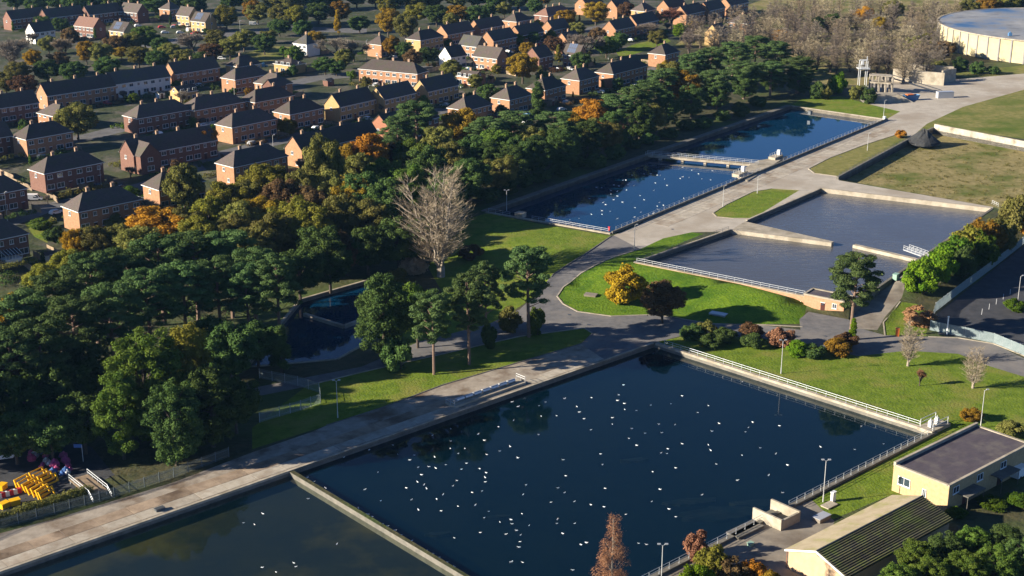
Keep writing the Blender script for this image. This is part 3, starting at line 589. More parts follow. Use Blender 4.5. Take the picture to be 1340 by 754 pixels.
for kname, fn, nv in (('oak', mk_oak, 7), ('full', mk_full, 3), ('bush', mk_bush, 5), ('cone', mk_cone, 2), ('pine', mk_pine, 5), ('bare', mk_bare, 3), ('birch', mk_birch, 1), ('vase', lambda i: mk_vase(i, 5, 8, 1.0, fat=1.1), 1), ('sapling', lambda i: mk_vase(i, 20 + i, 4, .6, fat=1.7), 4), ('twig', lambda i: mk_bare(i, 12, 6.5, True), 4)):
    VAR[kname] = [fn(i) for i in range(nv)]
GROUPED = {}
def tree(kind, leaf, pxx, pyy, H, Wd, label=None, group=None, base=False, bark=None, name=None, v=None, xy=None):
    if xy: x, y = xy
    elif base: x, y = GH(pxx, pyy)
    else: x, y = GH(pxx, pyy, H * 0.97)
    z = hgt(x, y); cr, tk = VAR[kind][random.randrange(len(VAR[kind])) if v is None else v]
    nm = name or {'bush': 'bush', 'pine': 'pine_tree', 'bare': 'bare_tree', 'vase': 'bare_tree', 'sapling': 'bare_tree', 'twig': 'bare_tree', 'birch': 'birch_tree', 'cone': 'conical_tree'}.get(kind, 'broadleaf_tree')
    t = thing(nm, label, 'bush' if nm == 'bush' else 'tree', (x, y, z - .05), random.uniform(0, 6.28), group)
    if not base and kind in ('oak', 'pine', 'bare', 'twig') and not xy: Wd *= 1.22; H *= 1.05
    h0, w0 = NOM[kind]; t.scale = (Wd / w0, Wd / w0, H / h0)
    c = link('crown', cr, t); c.material_slots[0].link = 'OBJECT'; c.material_slots[0].material = M[leaf]
    k = link('stem' if kind == 'bush' else 'trunk', tk, t)
    if bark: k.material_slots[0].link = 'OBJECT'; k.material_slots[0].material = M[bark]
    return t
NAMEC = dict(l_pine='dark green', l_dark='deep green', l_green='mid green', l_bright='bright green', l_olive='olive', l_lime='yellow-green', l_gold='golden', l_yellow='yellow', l_orange='orange', l_brown='brown', l_hedge='green', t_tan='tan leafless', t_grey='grey leafless', t_rust='rusty leafless')
def row(place, group, items, kindword='tree'):
    """items: (kind, leaf, px, py, H, W); each labelled by its rank among its colour in this row"""
    by = {}
    for it in sorted(items, key=lambda q: q[2]): by.setdefault((it[1], it[0]), []).append(it)
    for (lf, kd), its in by.items():
        kw = {'pine': 'pine', 'bush': 'bush', 'cone': 'conical tree'}.get(kd, kindword)
        for i, it in enumerate(its):
            lab = f'{NAMEC[lf]} {kw} {place}' if len(its) == 1 else f'{NAMEC[lf]} {kw} {place}, {ordl(i)} of {len(its)}'
            tree(*it, label=lab, group=group)

# ---- the pine wood on the left
row('in back row of the left pine wood', 'pines of the left wood', [('pine', 'l_pine', a, b, h, wd) for a, b, h, wd in ((28, 392, 19, 12), (72, 364, 20, 12), (118, 340, 21, 12), (162, 335, 20, 12), (207, 318, 21, 13), (252, 312, 21, 13), (298, 310, 21, 12), (330, 332, 20, 11))])
row('in front row of the left pine wood', 'pines of the left wood', [('pine', 'l_pine', a, b, h, wd) for a, b, h, wd in ((12, 438, 19, 11), (48, 425, 20, 12), (95, 398, 20, 12), (140, 380, 20, 12), (190, 362, 20, 12), (236, 352, 20, 12), (283, 346, 20, 11), (322, 352, 19, 10))])
tree('pine', 'l_pine', 361, 342, 21, 10, 'tall thin dark pine standing by the small shaded pond', 'pines of the left wood')
tree('cone', 'l_dark', 365, 425, 12, 7, 'dark ivy-covered trunk at the edge of the small shaded pond', None)
row('low among the pines of the left wood', 'understorey of the left wood', [('oak', 'l_dark', a, b, h, wd) for a, b, h, wd in ((25, 492, 13, 11), (75, 478, 13, 11), (110, 455, 13, 11), (62, 535, 11, 10), (105, 520, 12, 10), (15, 545, 10, 9), (300, 430, 13, 11), (335, 425, 11, 9), (270, 420, 12, 10))] + [('oak', 'l_brown', 12, 462, 14, 8)])
row('along upper edge of the pine wood', 'autumn shrubs above the pine wood', [('oak', 'l_yellow', 14, 388, 11, 7), ('oak', 'l_lime', 55, 350, 10, 9), ('oak', 'l_lime', 88, 330, 9, 9), ('oak', 'l_yellow', 97, 302, 10, 7), ('oak', 'l_olive', 125, 296, 11, 9), ('oak', 'l_olive', 152, 296, 10, 9)])
tree('full', 'l_green', 183, 428, 24, 17, 'huge bright evergreen tree towering over the storage yard fence', None, v=0)
tree('full', 'l_lime', 243, 424, 22, 11, 'yellow-topped evergreen just right of the huge yard evergreen', None, v=1)
tree('full', 'l_green', 152, 488, 18, 11, 'left shoulder of evergreen foliage beside the storage yard', None, v=2)
tree('full', 'l_dark', 222, 495, 18, 12, 'evergreen tree in front, lower right of the huge evergreen', None, v=0)
tree('full', 'l_dark', 272, 480, 17, 13, 'shaded dark evergreen between huge evergreen and wire fence', None, v=1)
tree('oak', 'l_dark', 305, 495, 12, 9, 'low dark evergreen behind the wire fence corner', None)
row('just outside the left edge by the yard', 'trees left of the yard', [('oak', 'l_dark', a, b, 19, 13) for a, b in ((-70, 476), (-70, 440), (-95, 492), (-60, 410))])
# ---- mixed autumn wood
tree('oak', 'l_orange', 207, 274, 13, 16, 'wide orange autumn tree between brick houses and pine wood', None, v=1)
tree('oak', 'l_olive', 238, 220, 16, 11, 'tall olive tree beside the brick house with parked white car', None)
row('in the autumn wood below the houses', 'autumn wood', [('oak', 'l_lime', 345, 218, 15, 14), ('oak', 'l_lime', 298, 240, 15, 12), ('oak', 'l_lime', 405, 268, 17, 12), ('oak', 'l_lime', 272, 262, 13, 11), ('oak', 'l_olive', 315, 268, 14, 12), ('oak', 'l_olive', 395, 222, 18, 11), ('oak', 'l_olive', 445, 258, 16, 12), ('oak', 'l_olive', 355, 285, 15, 12), ('oak', 'l_brown', 370, 236, 17, 11), ('oak', 'l_olive', 330, 300, 14, 11), ('oak', 'l_brown', 452, 305, 12, 10)])
tree('oak', 'l_olive', 421, 183, 24, 11, 'tall birch with pale trunk rising above the autumn wood', None, bark='pale_bark', name='birch_tree')
tree('oak', 'l_orange', 482, 180, 16, 13, 'large orange oak at top of the autumn wood', None, v=2)
tree('oak', 'l_gold', 455, 192, 14, 9, 'golden-orange tree left of the large orange oak', None)
tree('oak', 'l_brown', 508, 190, 12, 9, 'small brown tree right of the large orange oak', None)
row('in evergreen belt left of big bare tree', 'evergreens by the bare tree', [('oak', 'l_dark', 475, 228, 17, 12), ('oak', 'l_dark', 508, 240, 17, 13), ('oak', 'l_green', 530, 218, 15, 11), ('oak', 'l_dark', 520, 290, 14, 12), ('oak', 'l_dark', 480, 300, 13, 11), ('oak', 'l_dark', 430, 320, 13, 11), ('oak', 'l_dark', 390, 330, 13, 11), ('oak', 'l_green', 540, 250, 14, 10)])
tree('vase', 't_tan', 577, 362, 29, 18, 'huge pale leafless tree standing at the lawn by upper pond', None, base=True, bark='pale_bark')
tree('bush', 'l_olive', 520, 352, 5, 7, 'olive bush left of the huge leafless tree base', None)
tree('bush', 't_tan', 540, 335, 5, 8, 'tan scrub beneath the huge leafless tree', None)
tree('bush', 'l_brown', 617, 320, 4, 8, 'brownish scrub at right foot of the huge leafless tree', None)
row('at the water edge, left of upper ponds', 'bushes on left bank of the upper ponds', [('bush', 'l_dark', 640 + i * 23.5, 246 - i * 7.9 + random.uniform(-3, 3), random.uniform(3.5, 5.5), 8) for i in range(16)])
row('along the left bank of the upper ponds', 'trees on left bank of the upper ponds', [('full', 'l_dark', a, b, 14, 13) for a, b in ((585, 226), (612, 208), (642, 186), (672, 190), (702, 178), (735, 170), (770, 158), (804, 146), (838, 134), (872, 121), (906, 110), (940, 100), (976, 88), (1012, 80), (1048, 82))] + [('oak', 'l_olive', a, b, 12, 10) for a, b in ((695, 170), (655, 206), (795, 162), (855, 138))])
tree('oak', 'l_gold', 605, 146, 15, 14, 'golden oak in front of hip-roofed house above the wood', None, v=0)
tree('pine', 'l_pine', 545, 138, 18, 13, 'dark pine in front of the tile-hung gable house', None)
tree('pine', 'l_pine', 520, 158, 16, 11, 'smaller dark pine at foot of the tile-hung gable house', None)
tree('cone', 'l_dark', 704, 106, 17, 9, 'dark pointed conifer before the hip-roofed houses', None)
tree('oak', 'l_orange', 775, 132, 14, 13, 'orange tree amid dark pines above the upper pond', None, v=3)
tree('oak', 'l_gold', 748, 150, 12, 9, 'dull golden tree left of the orange tree above upper pond', None)
tree('twig', 't_rust', 805, 152, 12, 7, 'small rust-coloured leafless tree right of the orange tree', None)
tree('oak', 'l_lime', 712, 190, 7, 6, 'small yellow-green bush on left bank of upper pond', None, name='bush')
row('in the pine belt below the housing estate', 'pine belt', [('pine', 'l_pine', a, b, h, 13) for a, b, h in ((640, 158, 15), (672, 150, 15), (725, 150, 15), (832, 116, 16), (805, 128, 15), (866, 94, 16), (848, 110, 15), (905, 74, 16), (960, 58, 17), (930, 66, 17), (990, 50, 17), (1015, 58, 16), (975, 84, 15), (1045, 78, 15), (935, 95, 15), (1010, 84, 14))] + [('oak', 'l_gold', 896, 96, 15, 13), ('oak', 'l_olive', 875, 82, 13, 11)])
row('filling wood between houses and pond', 'wood between houses and ponds', [('oak', c, a, b, h, 12) for a, b, h, c in ((430, 228, 16, 'l_olive'), (462, 236, 16, 'l_gold'), (500, 212, 15, 'l_green'), (560, 196, 15, 'l_dark'), (588, 186, 14, 'l_olive'), (618, 182, 14, 'l_dark'), (650, 172, 14, 'l_green'), (572, 168, 14, 'l_olive'), (540, 186, 14, 'l_green'), (482, 266, 15, 'l_olive'), (418, 300, 14, 'l_dark'), (380, 262, 16, 'l_lime'), (300, 286, 13, 'l_olive'), (258, 288, 13, 'l_lime'), (236, 276, 12, 'l_olive'), (548, 292, 13, 'l_dark'), (575, 245, 13, 'l_dark'), (615, 214, 13, 'l_dark'), (680, 182, 13, 'l_dark'), (738, 168, 13, 'l_dark'), (770, 158, 13, 'l_olive'), (180, 300, 12, 'l_olive'), (320, 240, 14, 'l_olive'), (470, 205, 12, 'l_olive'), (400, 250, 15, 'l_brown'), (342, 262, 14, 'l_gold'))])
row('in belt behind white gabled terrace', 'tree belt behind the terraces', [('oak', c, a, b, 10, 11) for a, b, c in ((22, 82, 'l_olive'), (60, 80, 'l_dark'), (130, 58, 'l_olive'), (150, 48, 'l_brown'), (205, 66, 'l_dark'), (240, 66, 'l_olive'), (275, 58, 'l_brown'), (300, 52, 'l_olive'), (345, 46, 'l_dark'), (75, 70, 'l_brown'), (180, 62, 'l_olive'), (262, 70, 'l_dark'), (140, 76, 'l_dark'), (5, 95, 'l_olive'), (30, 100, 'l_brown'), (95, 82, 'l_dark'))])
row('among far roofs at the upper middle', 'trees among far roofs', [('oak', c, a, b, 9, 9) for a, b, c in ((590, 18, 'l_olive'), (640, 6, 'l_dark'), (660, 4, 'l_olive'), (700, 0, 'l_dark'), (560, 62, 'l_dark'), (760, 70, 'l_dark'), (810, 44, 'l_dark'), (860, 40, 'l_olive'), (755, 30, 'l_olive'), (725, 48, 'l_brown'), (640, 112, 'l_dark'), (590, 80, 'l_olive'), (540, 66, 'l_brown'), (450, 66, 'l_olive'), (385, 62, 'l_green'))])
# ---- thicket
th = []
for r_, (yy, xa, xb) in enumerate(((66, 1075, 1230), (52, 1045, 1235), (38, 905, 1235), (25, 890, 1235), (12, 960, 1240), (0, 1010, 1260))):
    for i, xx in enumerate(np.arange(xa + (r_ % 2) * 6, xb, 12.5)):
        th.append((xx + random.uniform(-5, 5), yy + random.uniform(-4, 4), r_))
for r_ in range(6):
    row(f'in the thicket\'s {["first row from pond", "second row from pond", "third row from pond", "fourth row from pond", "fifth row from pond", "rearmost row"][r_]}', 'tan thicket by the round tank', [('sapling', 't_tan' if random.random() < .6 else 't_grey', a, b, random.uniform(10, 14), random.uniform(6.5, 9.5)) for a, b, q in th if q == r_])
row('inside the tan thicket', 'coloured trees in the thicket', [('oak', 'l_orange', 1132, 10, 12, 11), ('oak', 'l_gold', 1152, 24, 10, 9), ('oak', 'l_dark', 1090, 18, 12, 10), ('oak', 'l_dark', 1070, 24, 10, 9), ('oak', 'l_orange', 1022, 40, 8, 8), ('oak', 'l_olive', 1170, 2, 12, 12)])
row('between the thicket and the round tank', 'trees by the round tank', [('oak', 'l_olive', 1198, 50, 10, 10), ('oak', 'l_lime', 1215, 45, 10, 10), ('oak', 'l_brown', 1238, 55, 9, 10), ('bush', 'l_dark', 1258, 76, 6, 9), ('bush', 'l_dark', 1280, 80, 6, 8), ('bush', 'l_olive', 1228, 78, 6, 9), ('bush', 'l_dark', 1300, 86, 4, 7)])
row('behind the round tank', 'trees behind the round tank', [('oak', c, a, b, 13, 13) for a, b, c in ((1268, 2, 'l_olive'), (1295, -4, 'l_gold'), (1322, -6, 'l_lime'), (1345, -8, 'l_olive'))])
tree('bush', 'l_bright', 1097, 96, 9, 9, 'round bright green bush on lawn at end of upper pond', None)
row('beside the concrete works at the pond end', 'scrub by the concrete works', [('bush', 'l_olive', 1122, 112, 6, 7), ('bush', 'l_dark', 1138, 114, 7, 7), ('bush', 'l_dark', 1070, 108, 7, 8), ('bush', 'l_olive', 1082, 112, 6, 6)])
tree('bush', 'l_orange', 1180, 170, 3, 5, 'reddish scrub by road at the dry bed corner', None)
# ---- the hedge and shrubs on the right
hd = [(1207, 340, 9, 10, 'l_bright'), (1232, 326, 9, 10, 'l_bright'), (1252, 310, 9, 10, 'l_hedge'), (1268, 296, 9.5, 10, 'l_lime'), (1292, 286, 10, 11, 'l_gold'), (1312, 284, 10, 10, 'l_olive'), (1335, 255, 11, 12, 'l_olive'), (1290, 306, 9, 9, 'l_hedge'), (1262, 325, 8, 8, 'l_dark'), (1358, 262, 10, 12, 'l_orange')]
row('in hedge between filter tanks and car park', 'hedge by the car park', [('bush', c, a, b, h, wd) for a, b, h, wd, c in hd])
tree('pine', 'l_pine', 1121, 340, 20, 11, 'lone scots pine beside the small brick pump house', None, v=1)
tree('cone', 'l_bright', 1118, 416, 7, 3.2, 'ivy column on trunk of the lone pine', None, name='ivy_column')
tree('bush', 'l_yellow', 819, 352, 9, 11.5, 'round golden bush on the grass bank by the road', None, v=1)
tree('oak', 'l_brown', 868, 372, 10, 10, 'dark brown tree at the top corner of the main pond', None, v=2)
row('in shrub row along main pond railing', 'shrubs along the main pond railing', [('bush', 'l_dark', 905, 425, 3.6, 6.0), ('bush', 'l_olive', 925, 422, 3.6, 6.0), ('bush', 'l_dark', 950, 430, 3.6, 6.8), ('bush', 'l_brown', 982, 423, 4.0, 6.8), ('bush', 'l_dark', 985, 437, 3.2, 6.0), ('bush', 't_rust', 1022, 429, 4.4, 6.8), ('bush', 'l_bright', 1044, 447, 3.6, 5.1), ('bush', 'l_dark', 1066, 451, 3.0, 6.0), ('bush', 'l_gold', 1098, 443, 4.0, 6.8), ('bush', 'l_brown', 1108, 435, 4.0, 6.0), ('bush', 'l_dark', 930, 437, 3.2, 6.0)])
tree('bush', 't_rust', 1205, 402, 4.5, 8, 'russet leafless shrub in front of palisade fence', None)
tree('vase', 't_tan', 1188, 479, 10, 5, 'small bare tree with white trunk on the right lawn', None, base=True, bark='pale_bark')
tree('vase', 't_tan', 1273, 508, 8.8, 5, 'small bare tree with white trunk nearer the lamp post', None, base=True, bark='pale_bark')
tree('twig', 't_rust', 1203, 505, 4, 2, 'thin reddish sapling on the right lawn', None, base=True)
tree('bush', 'l_gold', 1272, 535, 2.5, 5, 'low ochre bush behind the flat-roofed building', None); tree('bush', 'l_olive', 1325, 552, 3, 6, 'low dull bush at the picture edge behind flat-roofed building', None)
tree('bush', 'l_hedge', 1330, 392, 3, 6, 'low clipped bush on the car park island', None)
# ---- pines on the lawn
tree('full', 'l_dark', 500, 360, 21, 14, 'broad evergreen tree on lawn beside the small shaded pond', None, v=2)
tree('bush', 'l_dark', 520, 440, 8, 8, 'dark shrub at foot of broad evergreen on the lawn', None)
for i, (a, b, h, wd, lab) in enumerate(((568, 490, 19, 10, 'left leaning pine of the lawn group'), (614, 477, 21, 11, 'middle tall pine of the lawn group'), (636, 452, 20, 9, 'rear pine with ivy in the lawn group'), (692, 441, 22, 13, 'large full pine at right end of the lawn group'))):
    tree('pine', 'l_pine', a, b, h, wd, lab, 'pines on the lawn', base=True, v=i)
tree('oak', 'l_green', 545, 376, 15, 9, 'green crown between broad evergreen and leaning pine', None)
tree('bush', 'l_dark', 640, 424, 6, 4, 'dark ivy bush at foot of rear lawn pine', None); tree('bush', 'l_olive', 668, 402, 6, 6, 'olive bush left of the large full pine', None); tree('bush', 'l_green', 703, 402, 7, 5, 'green bush right of the large full pine trunk', None)
# ---- foreground right
tree('birch', 't_rust', 803, 677, 17, 9, 'russet birch at bottom edge in front of main pond', None)
row('at the bottom edge left of corrugated building', 'shrubs at the bottom edge', [('bush', 't_rust', 915, 696, 5, 5), ('bush', 'l_lime', 932, 716, 5, 6), ('bush', 'l_orange', 985, 735, 3.5, 5), ('bush', 'l_brown', 960, 732, 4, 6), ('bush', 'l_bright', 912, 740, 5, 6), ('bush', 'l_gold', 1010, 748, 3, 4)])
row('in clump at bottom right corner', 'evergreens at the bottom right corner', [('full', c, a, b, h, wd) for a, b, h, wd, c in ((1200, 708, 8, 7, 'l_green'), (1238, 698, 7, 7, 'l_dark'), (1276, 690, 7, 7, 'l_green'), (1318, 688, 7, 7, 'l_dark'), (1178, 738, 8, 7, 'l_green'), (1222, 730, 8, 7, 'l_green'), (1265, 722, 8, 8, 'l_green'), (1308, 716, 8, 8, 'l_green'), (1345, 706, 8, 8, 'l_dark'))])
for i, (a, b, wd) in enumerate(((1252, 664, 4), (1300, 652, 6), (1333, 648, 6))):
    tree('bush', 'l_hedge', a, b, 1.8, wd, f'clipped green shrub before the flat-roofed building, {ordl(i)}', 'clipped shrubs')
# ---- garden and street trees of the estate
gt = [('oak', 'l_olive', 98, 138, 13, 14, 'large olive tree between two rows of brick houses at left'), ('bare', 't_grey', 12, 52, 17, 13, 'tall grey leafless tree at far left edge'), ('oak', 'l_yellow', 42, 66, 9, 8, 'yellow tree beside the tall grey leafless tree'), ('oak', 'l_olive', 62, 48, 9, 9, 'dull round tree above the yellow tree at far left'), ('twig', 't_tan', 82, 50, 12, 7, 'narrow pale birch behind the white gabled terrace'), ('oak', 'l_gold', 111, 55, 11, 9, 'golden tree behind the leftmost gable terrace'), ('oak', 'l_brown', 90, 38, 10, 9, 'brown tree in front of red far houses'),
 ('oak', 'l_green', 188, 36, 12, 14, 'wide green tree below the far left houses'), ('oak', 'l_olive', 172, 44, 10, 11, 'olive tree left of the wide green tree'), ('oak', 'l_gold', 158, 62, 6, 8, 'small golden tree on verge behind white gable'), ('oak', 'l_olive', 222, 58, 8, 11, 'olive tree right of the wide green tree'), ('bare', 't_grey', 252, 44, 12, 12, 'grey bare tree before the far cars'), ('oak', 'l_dark', 210, 50, 9, 9, 'dark tree between green and olive verge trees'),
 ('oak', 'l_lime', 295, 8, 14, 12, 'yellow-green tree right of the solar-roofed far house'), ('oak', 'l_gold', 330, 2, 13, 11, 'golden tree at top left of the far wood'), ('oak', 'l_olive', 318, 40, 11, 12, 'olive tree beside the tall far lamp post'), ('oak', 'l_olive', 280, 40, 10, 11, 'olive tree below the solar-roofed house'),
 ('cone', 'l_yellow', 441, 12, 14, 6, 'slim yellow poplar standing alone at upper middle'), ('oak', 'l_gold', 412, 42, 11, 10, 'golden tree beside small white house'), ('bare', 't_grey', 440, 50, 12, 13, 'grey leafless tree right of the golden tree by white house'), ('bare', 't_grey', 462, 54, 10, 11, 'lower grey leafless tree above the long lit terrace'), ('oak', 'l_dark', 425, 76, 8, 10, 'dense dark evergreen left of the long lit terrace'), ('oak', 'l_dark', 440, 80, 7, 8, 'shaded dark evergreen beside the dense evergreen'),
 ('oak', 'l_gold', 512, 48, 11, 8, 'golden tree behind the long lit terrace'), ('oak', 'l_dark', 530, 56, 9, 8, 'dark tree right of the golden tree behind lit terrace'), ('oak', 'l_gold', 507, 12, 15, 12, 'golden-brown tree at the edge of the far wood'), ('oak', 'l_olive', 530, 20, 14, 12, 'olive tree above the hip-roofed far houses'), ('oak', 'l_lime', 505, -6, 13, 10, 'yellow-green tree at the top edge, upper middle'),
 ('oak', 'l_gold', 684, 72, 13, 13, 'large golden tree in front of the red brick pair'), ('oak', 'l_bright', 676, 44, 7, 8, 'bright green round tree above the large golden tree'), ('oak', 'l_dark', 696, 42, 7, 9, 'dark hedge-like tree right of the bright round tree'), ('oak', 'l_gold', 690, 56, 9, 7, 'narrow golden tree behind the large golden tree'), ('cone', 'l_lime', 731, 58, 10, 5, 'slim yellow-green tree beside the solar-panel house'), ('bare', 't_grey', 765, 46, 13, 13, 'pale grey leafless tree right of the solar-panel house'), ('oak', 'l_brown', 782, 38, 11, 9, 'brown tree between pale bare tree and brick terrace'), ('oak', 'l_green', 794, 50, 10, 12, 'green tree on the grass verge of the estate'), ('oak', 'l_gold', 740, 14, 12, 11, 'golden tree among far roofs at top'), ('oak', 'l_gold', 780, 4, 13, 14, 'large golden tree at top among far roofs'), ('oak', 'l_brown', 820, 4, 10, 10, 'brown-gold tree left of far hipped roof'), ('bare', 't_grey', 846, 30, 9, 11, 'round grey leafless tree before dark terrace'), ('twig', 't_rust', 878, 12, 11, 9, 'reddish leafless tree between orange gables'), ('oak', 'l_bright', 891, 32, 9, 8, 'bright green tree by the far brick row'), ('oak', 'l_gold', 908, 28, 6, 6, 'small golden tree right of the bright green tree'), ('twig', 't_grey', 902, 44, 9, 9, 'grey scrub tree by the last house of the estate'),
 ('oak', 'l_orange', 268, 168, 10, 8, 'orange-brown tree between two hip-roofed houses'), ('twig', 't_grey', 155, 97, 9, 8, 'leafless tree against the white gable'), ('bush', 'l_olive', 188, 150, 4, 7, 'olive garden hedge in front of dark roof'), ('twig', 't_rust', 203, 140, 8, 6, 'pinkish leafless garden tree among roofs at left'), ('bush', 'l_green', 172, 122, 4, 7, 'green garden bush right of the white gable'), ('bush', 'l_yellow', 215, 76, 5, 4, 'small yellow bush behind the orange gable'), ('bush', 'l_bright', 297, 142, 4, 4, 'small bright bush between hip-roofed houses'), ('bush', 'l_green', 55, 286, 3, 8, 'green garden hedge beside the lit brick house'), ('bush', 'l_dark', 70, 298, 4, 7, 'dark garden shrub below the green hedge'), ('bush', 'l_hedge', 165, 245, 3, 9, 'green hedge between lit brick house and parked white car'), ('bush', 'l_olive', 478, 100, 4, 6, 'olive garden bush below the lit terrace'), ('bush', 'l_green', 460, 92, 4, 5, 'green bush left of the lit terrace'), ('bush', 'l_hedge', 760, 78, 2.5, 12, 'long garden hedge behind hip-roofed houses'), ('bush', 'l_dark', 712, 92, 6, 9, 'dark rounded shrub by the golden tree'), ('oak', 'l_olive', 622, 98, 7, 6, 'olive tree beside the small brown-roofed house'), ('twig', 't_tan', 180, 262, 8, 9, 'tan leafless scrub right of the lit brick house'), ('bush', 'l_olive', 150, 282, 6, 9, 'olive scrub behind the wide orange tree'), ('oak', 'l_brown', 237, 212, 17, 8, 'brown-topped tree behind the tall olive tree')]
for k, lf, a, b, h, wd, lab in gt:
    if lab: tree(k, lf, a, b, h, wd, lab, 'garden and street trees')
cols = ['l_dark', 'l_olive', 'l_dark', 'l_lime', 'l_dark', 'l_gold', 'l_olive', 'l_dark']
row('in the far wood along the top edge', 'far wood', [('oak', cols[(i * 3) % 8], 300 + i * 27 + random.uniform(-5, 5), -14 + random.uniform(-3, 3), 13, 14) for i in range(16)])
row('in the far wood behind the yellow poplar', 'far wood', [('oak', cols[(i * 5 + 1) % 8], 340 + i * 26 + random.uniform(-5, 5), 6 + random.uniform(-4, 4), 12, 13) for i in range(5)] + [('oak', cols[(i * 5 + 3) % 8], 545 + i * 26, 8 + random.uniform(-3, 3), 12, 13) for i in range(4)] + [('oak', 'l_dark', 365, 26, 9, 11), ('oak', 'l_dark', 395, 28, 9, 10), ('oak', 'l_olive', 350, 40, 7, 9), ('oak', 'l_dark', 470, 22, 9, 11), ('oak', 'l_olive', 372, 22, 8, 8)])
row('in dark belt at the top left corner', 'far trees at the top left', [('oak', 'l_dark', 20 + i * 26, -10 + (i % 2) * 5, 12, 14) for i in range(10)] + [('oak', 'l_olive', 250, -8, 11, 11), ('oak', 'l_dark', 55, 22, 8, 10), ('oak', 'l_dark', 78, 24, 8, 9)])

# ------------------------------------------------------------------ houses
def win_mesh(wd, ht):
    mb = MB(); f = .09
    mb.box((0, -.03, 0), (wd, .04, ht), mi=1)
    for a, b in (((0, ht / 2 - f / 2), (wd, f)), ((0, -ht / 2 + f / 2), (wd, f)), ((-wd / 2 + f / 2, 0), (f, ht - 2 * f)), ((wd / 2 - f / 2, 0), (f, ht - 2 * f)), ((0, 0), (f * .8, ht - 2 * f))):
        mb.box((a[0], -.06, a[1]), (b[0], .1, b[1]), mi=0)
    mb.box((0, -.10, -ht / 2 - .05), (wd + .16, .2, .08), mi=0)
    return mb.mesh('window', 'frame_white', 'glass')
WUP, WLO = win_mesh(1.9, 1.35), win_mesh(2.6, 1.65)
WSM = win_mesh(1.15, 1.25)
mb = MB(); mb.box((0, -.04, 0), (1.05, .08, 2.15), mi=0); mb.box((0, -.10, .72), (.55, .06, .45), mi=1); mb.box((0, -.08, 1.12), (1.25, .14, .12), mi=2)
DOOR = mb.mesh('door', 'door_paint', 'glass', 'frame_white')
mb = MB(); mb.box((0, 0, .2), (1.0, .62, 2.0)); mb.box((0, 0, 1.22), (1.12, .74, .12))
for xx in (-.24, .24): mb.tube((xx, 0, 1.28), (xx, 0, 1.62), .13, .11, 6)
CHIM = mb.mesh('chimney', 'chimney_brick')
def car_mesh(van=False):
    mb = MB(); L, Wd = (5.2, 1.95) if van else (4.2, 1.75)
    prof = [(-L / 2, .35), (L / 2, .35), (L / 2, .78), (L / 2 - .9, .98), (L / 2 - 1.5, 1.95 if van else 1.42), (-L / 2 + .15, 2.1 if van else 1.45), (-L / 2 - .02, .95)] if van else [(-L / 2, .35), (L / 2, .35), (L / 2, .72), (L / 2 - 1.1, .92), (L / 2 - 1.75, 1.42), (-L / 2 + .75, 1.45), (-L / 2 + .08, .95)]
    n = len(prof); vs = [(x, -Wd / 2 * (1 if z < 1 else .86), z) for x, z in prof] + [(x, Wd / 2 * (1 if z < 1 else .86), z) for x, z in prof]
    mb.add(vs, [tuple(range(n)), tuple(range(2 * n - 1, n - 1, -1))] + [(i, n + i, n + (i + 1) % n, (i + 1) % n) for i in range(n)])
    body = mb
    g = MB(); zt = 1.85 if van else 1.36; xf = L / 2 - (1.5 if van else 1.75)
    for s_ in (-1, 1):
        y0, y1 = s_ * (Wd / 2 + .015), s_ * (Wd / 2 * .86 + .02); xr = (xf - 1.3) if van else (-L / 2 + .75)
        q = [(xf + .45, y0 * .985, 1.0), (xr, y0 * .985, 1.0), (xr, y1, zt), (xf - .05, y1, zt)]; g.add(q, [(0, 1, 2, 3) if s_ < 0 else (3, 2, 1, 0)])
    g.add([(L / 2 - .88, -.72, 1.0), (L / 2 - .88, .72, 1.0), (xf + .05, .66, zt), (xf + .05, -.66, zt)], [(0, 1, 2, 3)])
    wh = []
    for x in (-L * .31, L * .31):
        for s_ in (-1, 1):
            q = MB(); q.tube((x, s_ * (Wd / 2 - .18), .33), (x, s_ * (Wd / 2 + .02), .33), .33, n=10); wh.append(q.mesh('wheel', 'tyre'))
    return body.mesh('body', 'white_paint'), g.mesh('glazing', 'glass'), wh
CARM, VANM = car_mesh(), car_mesh(True)
mb = MB(); mb.box((0, 0, .9), (1.75, .05, 1.8)); FPAN = mb.mesh('panel', 'timber'); mb = MB(); mb.box((0, 0, .95), (.12, .12, 1.95)); FPOST = mb.mesh('post', 'timber')
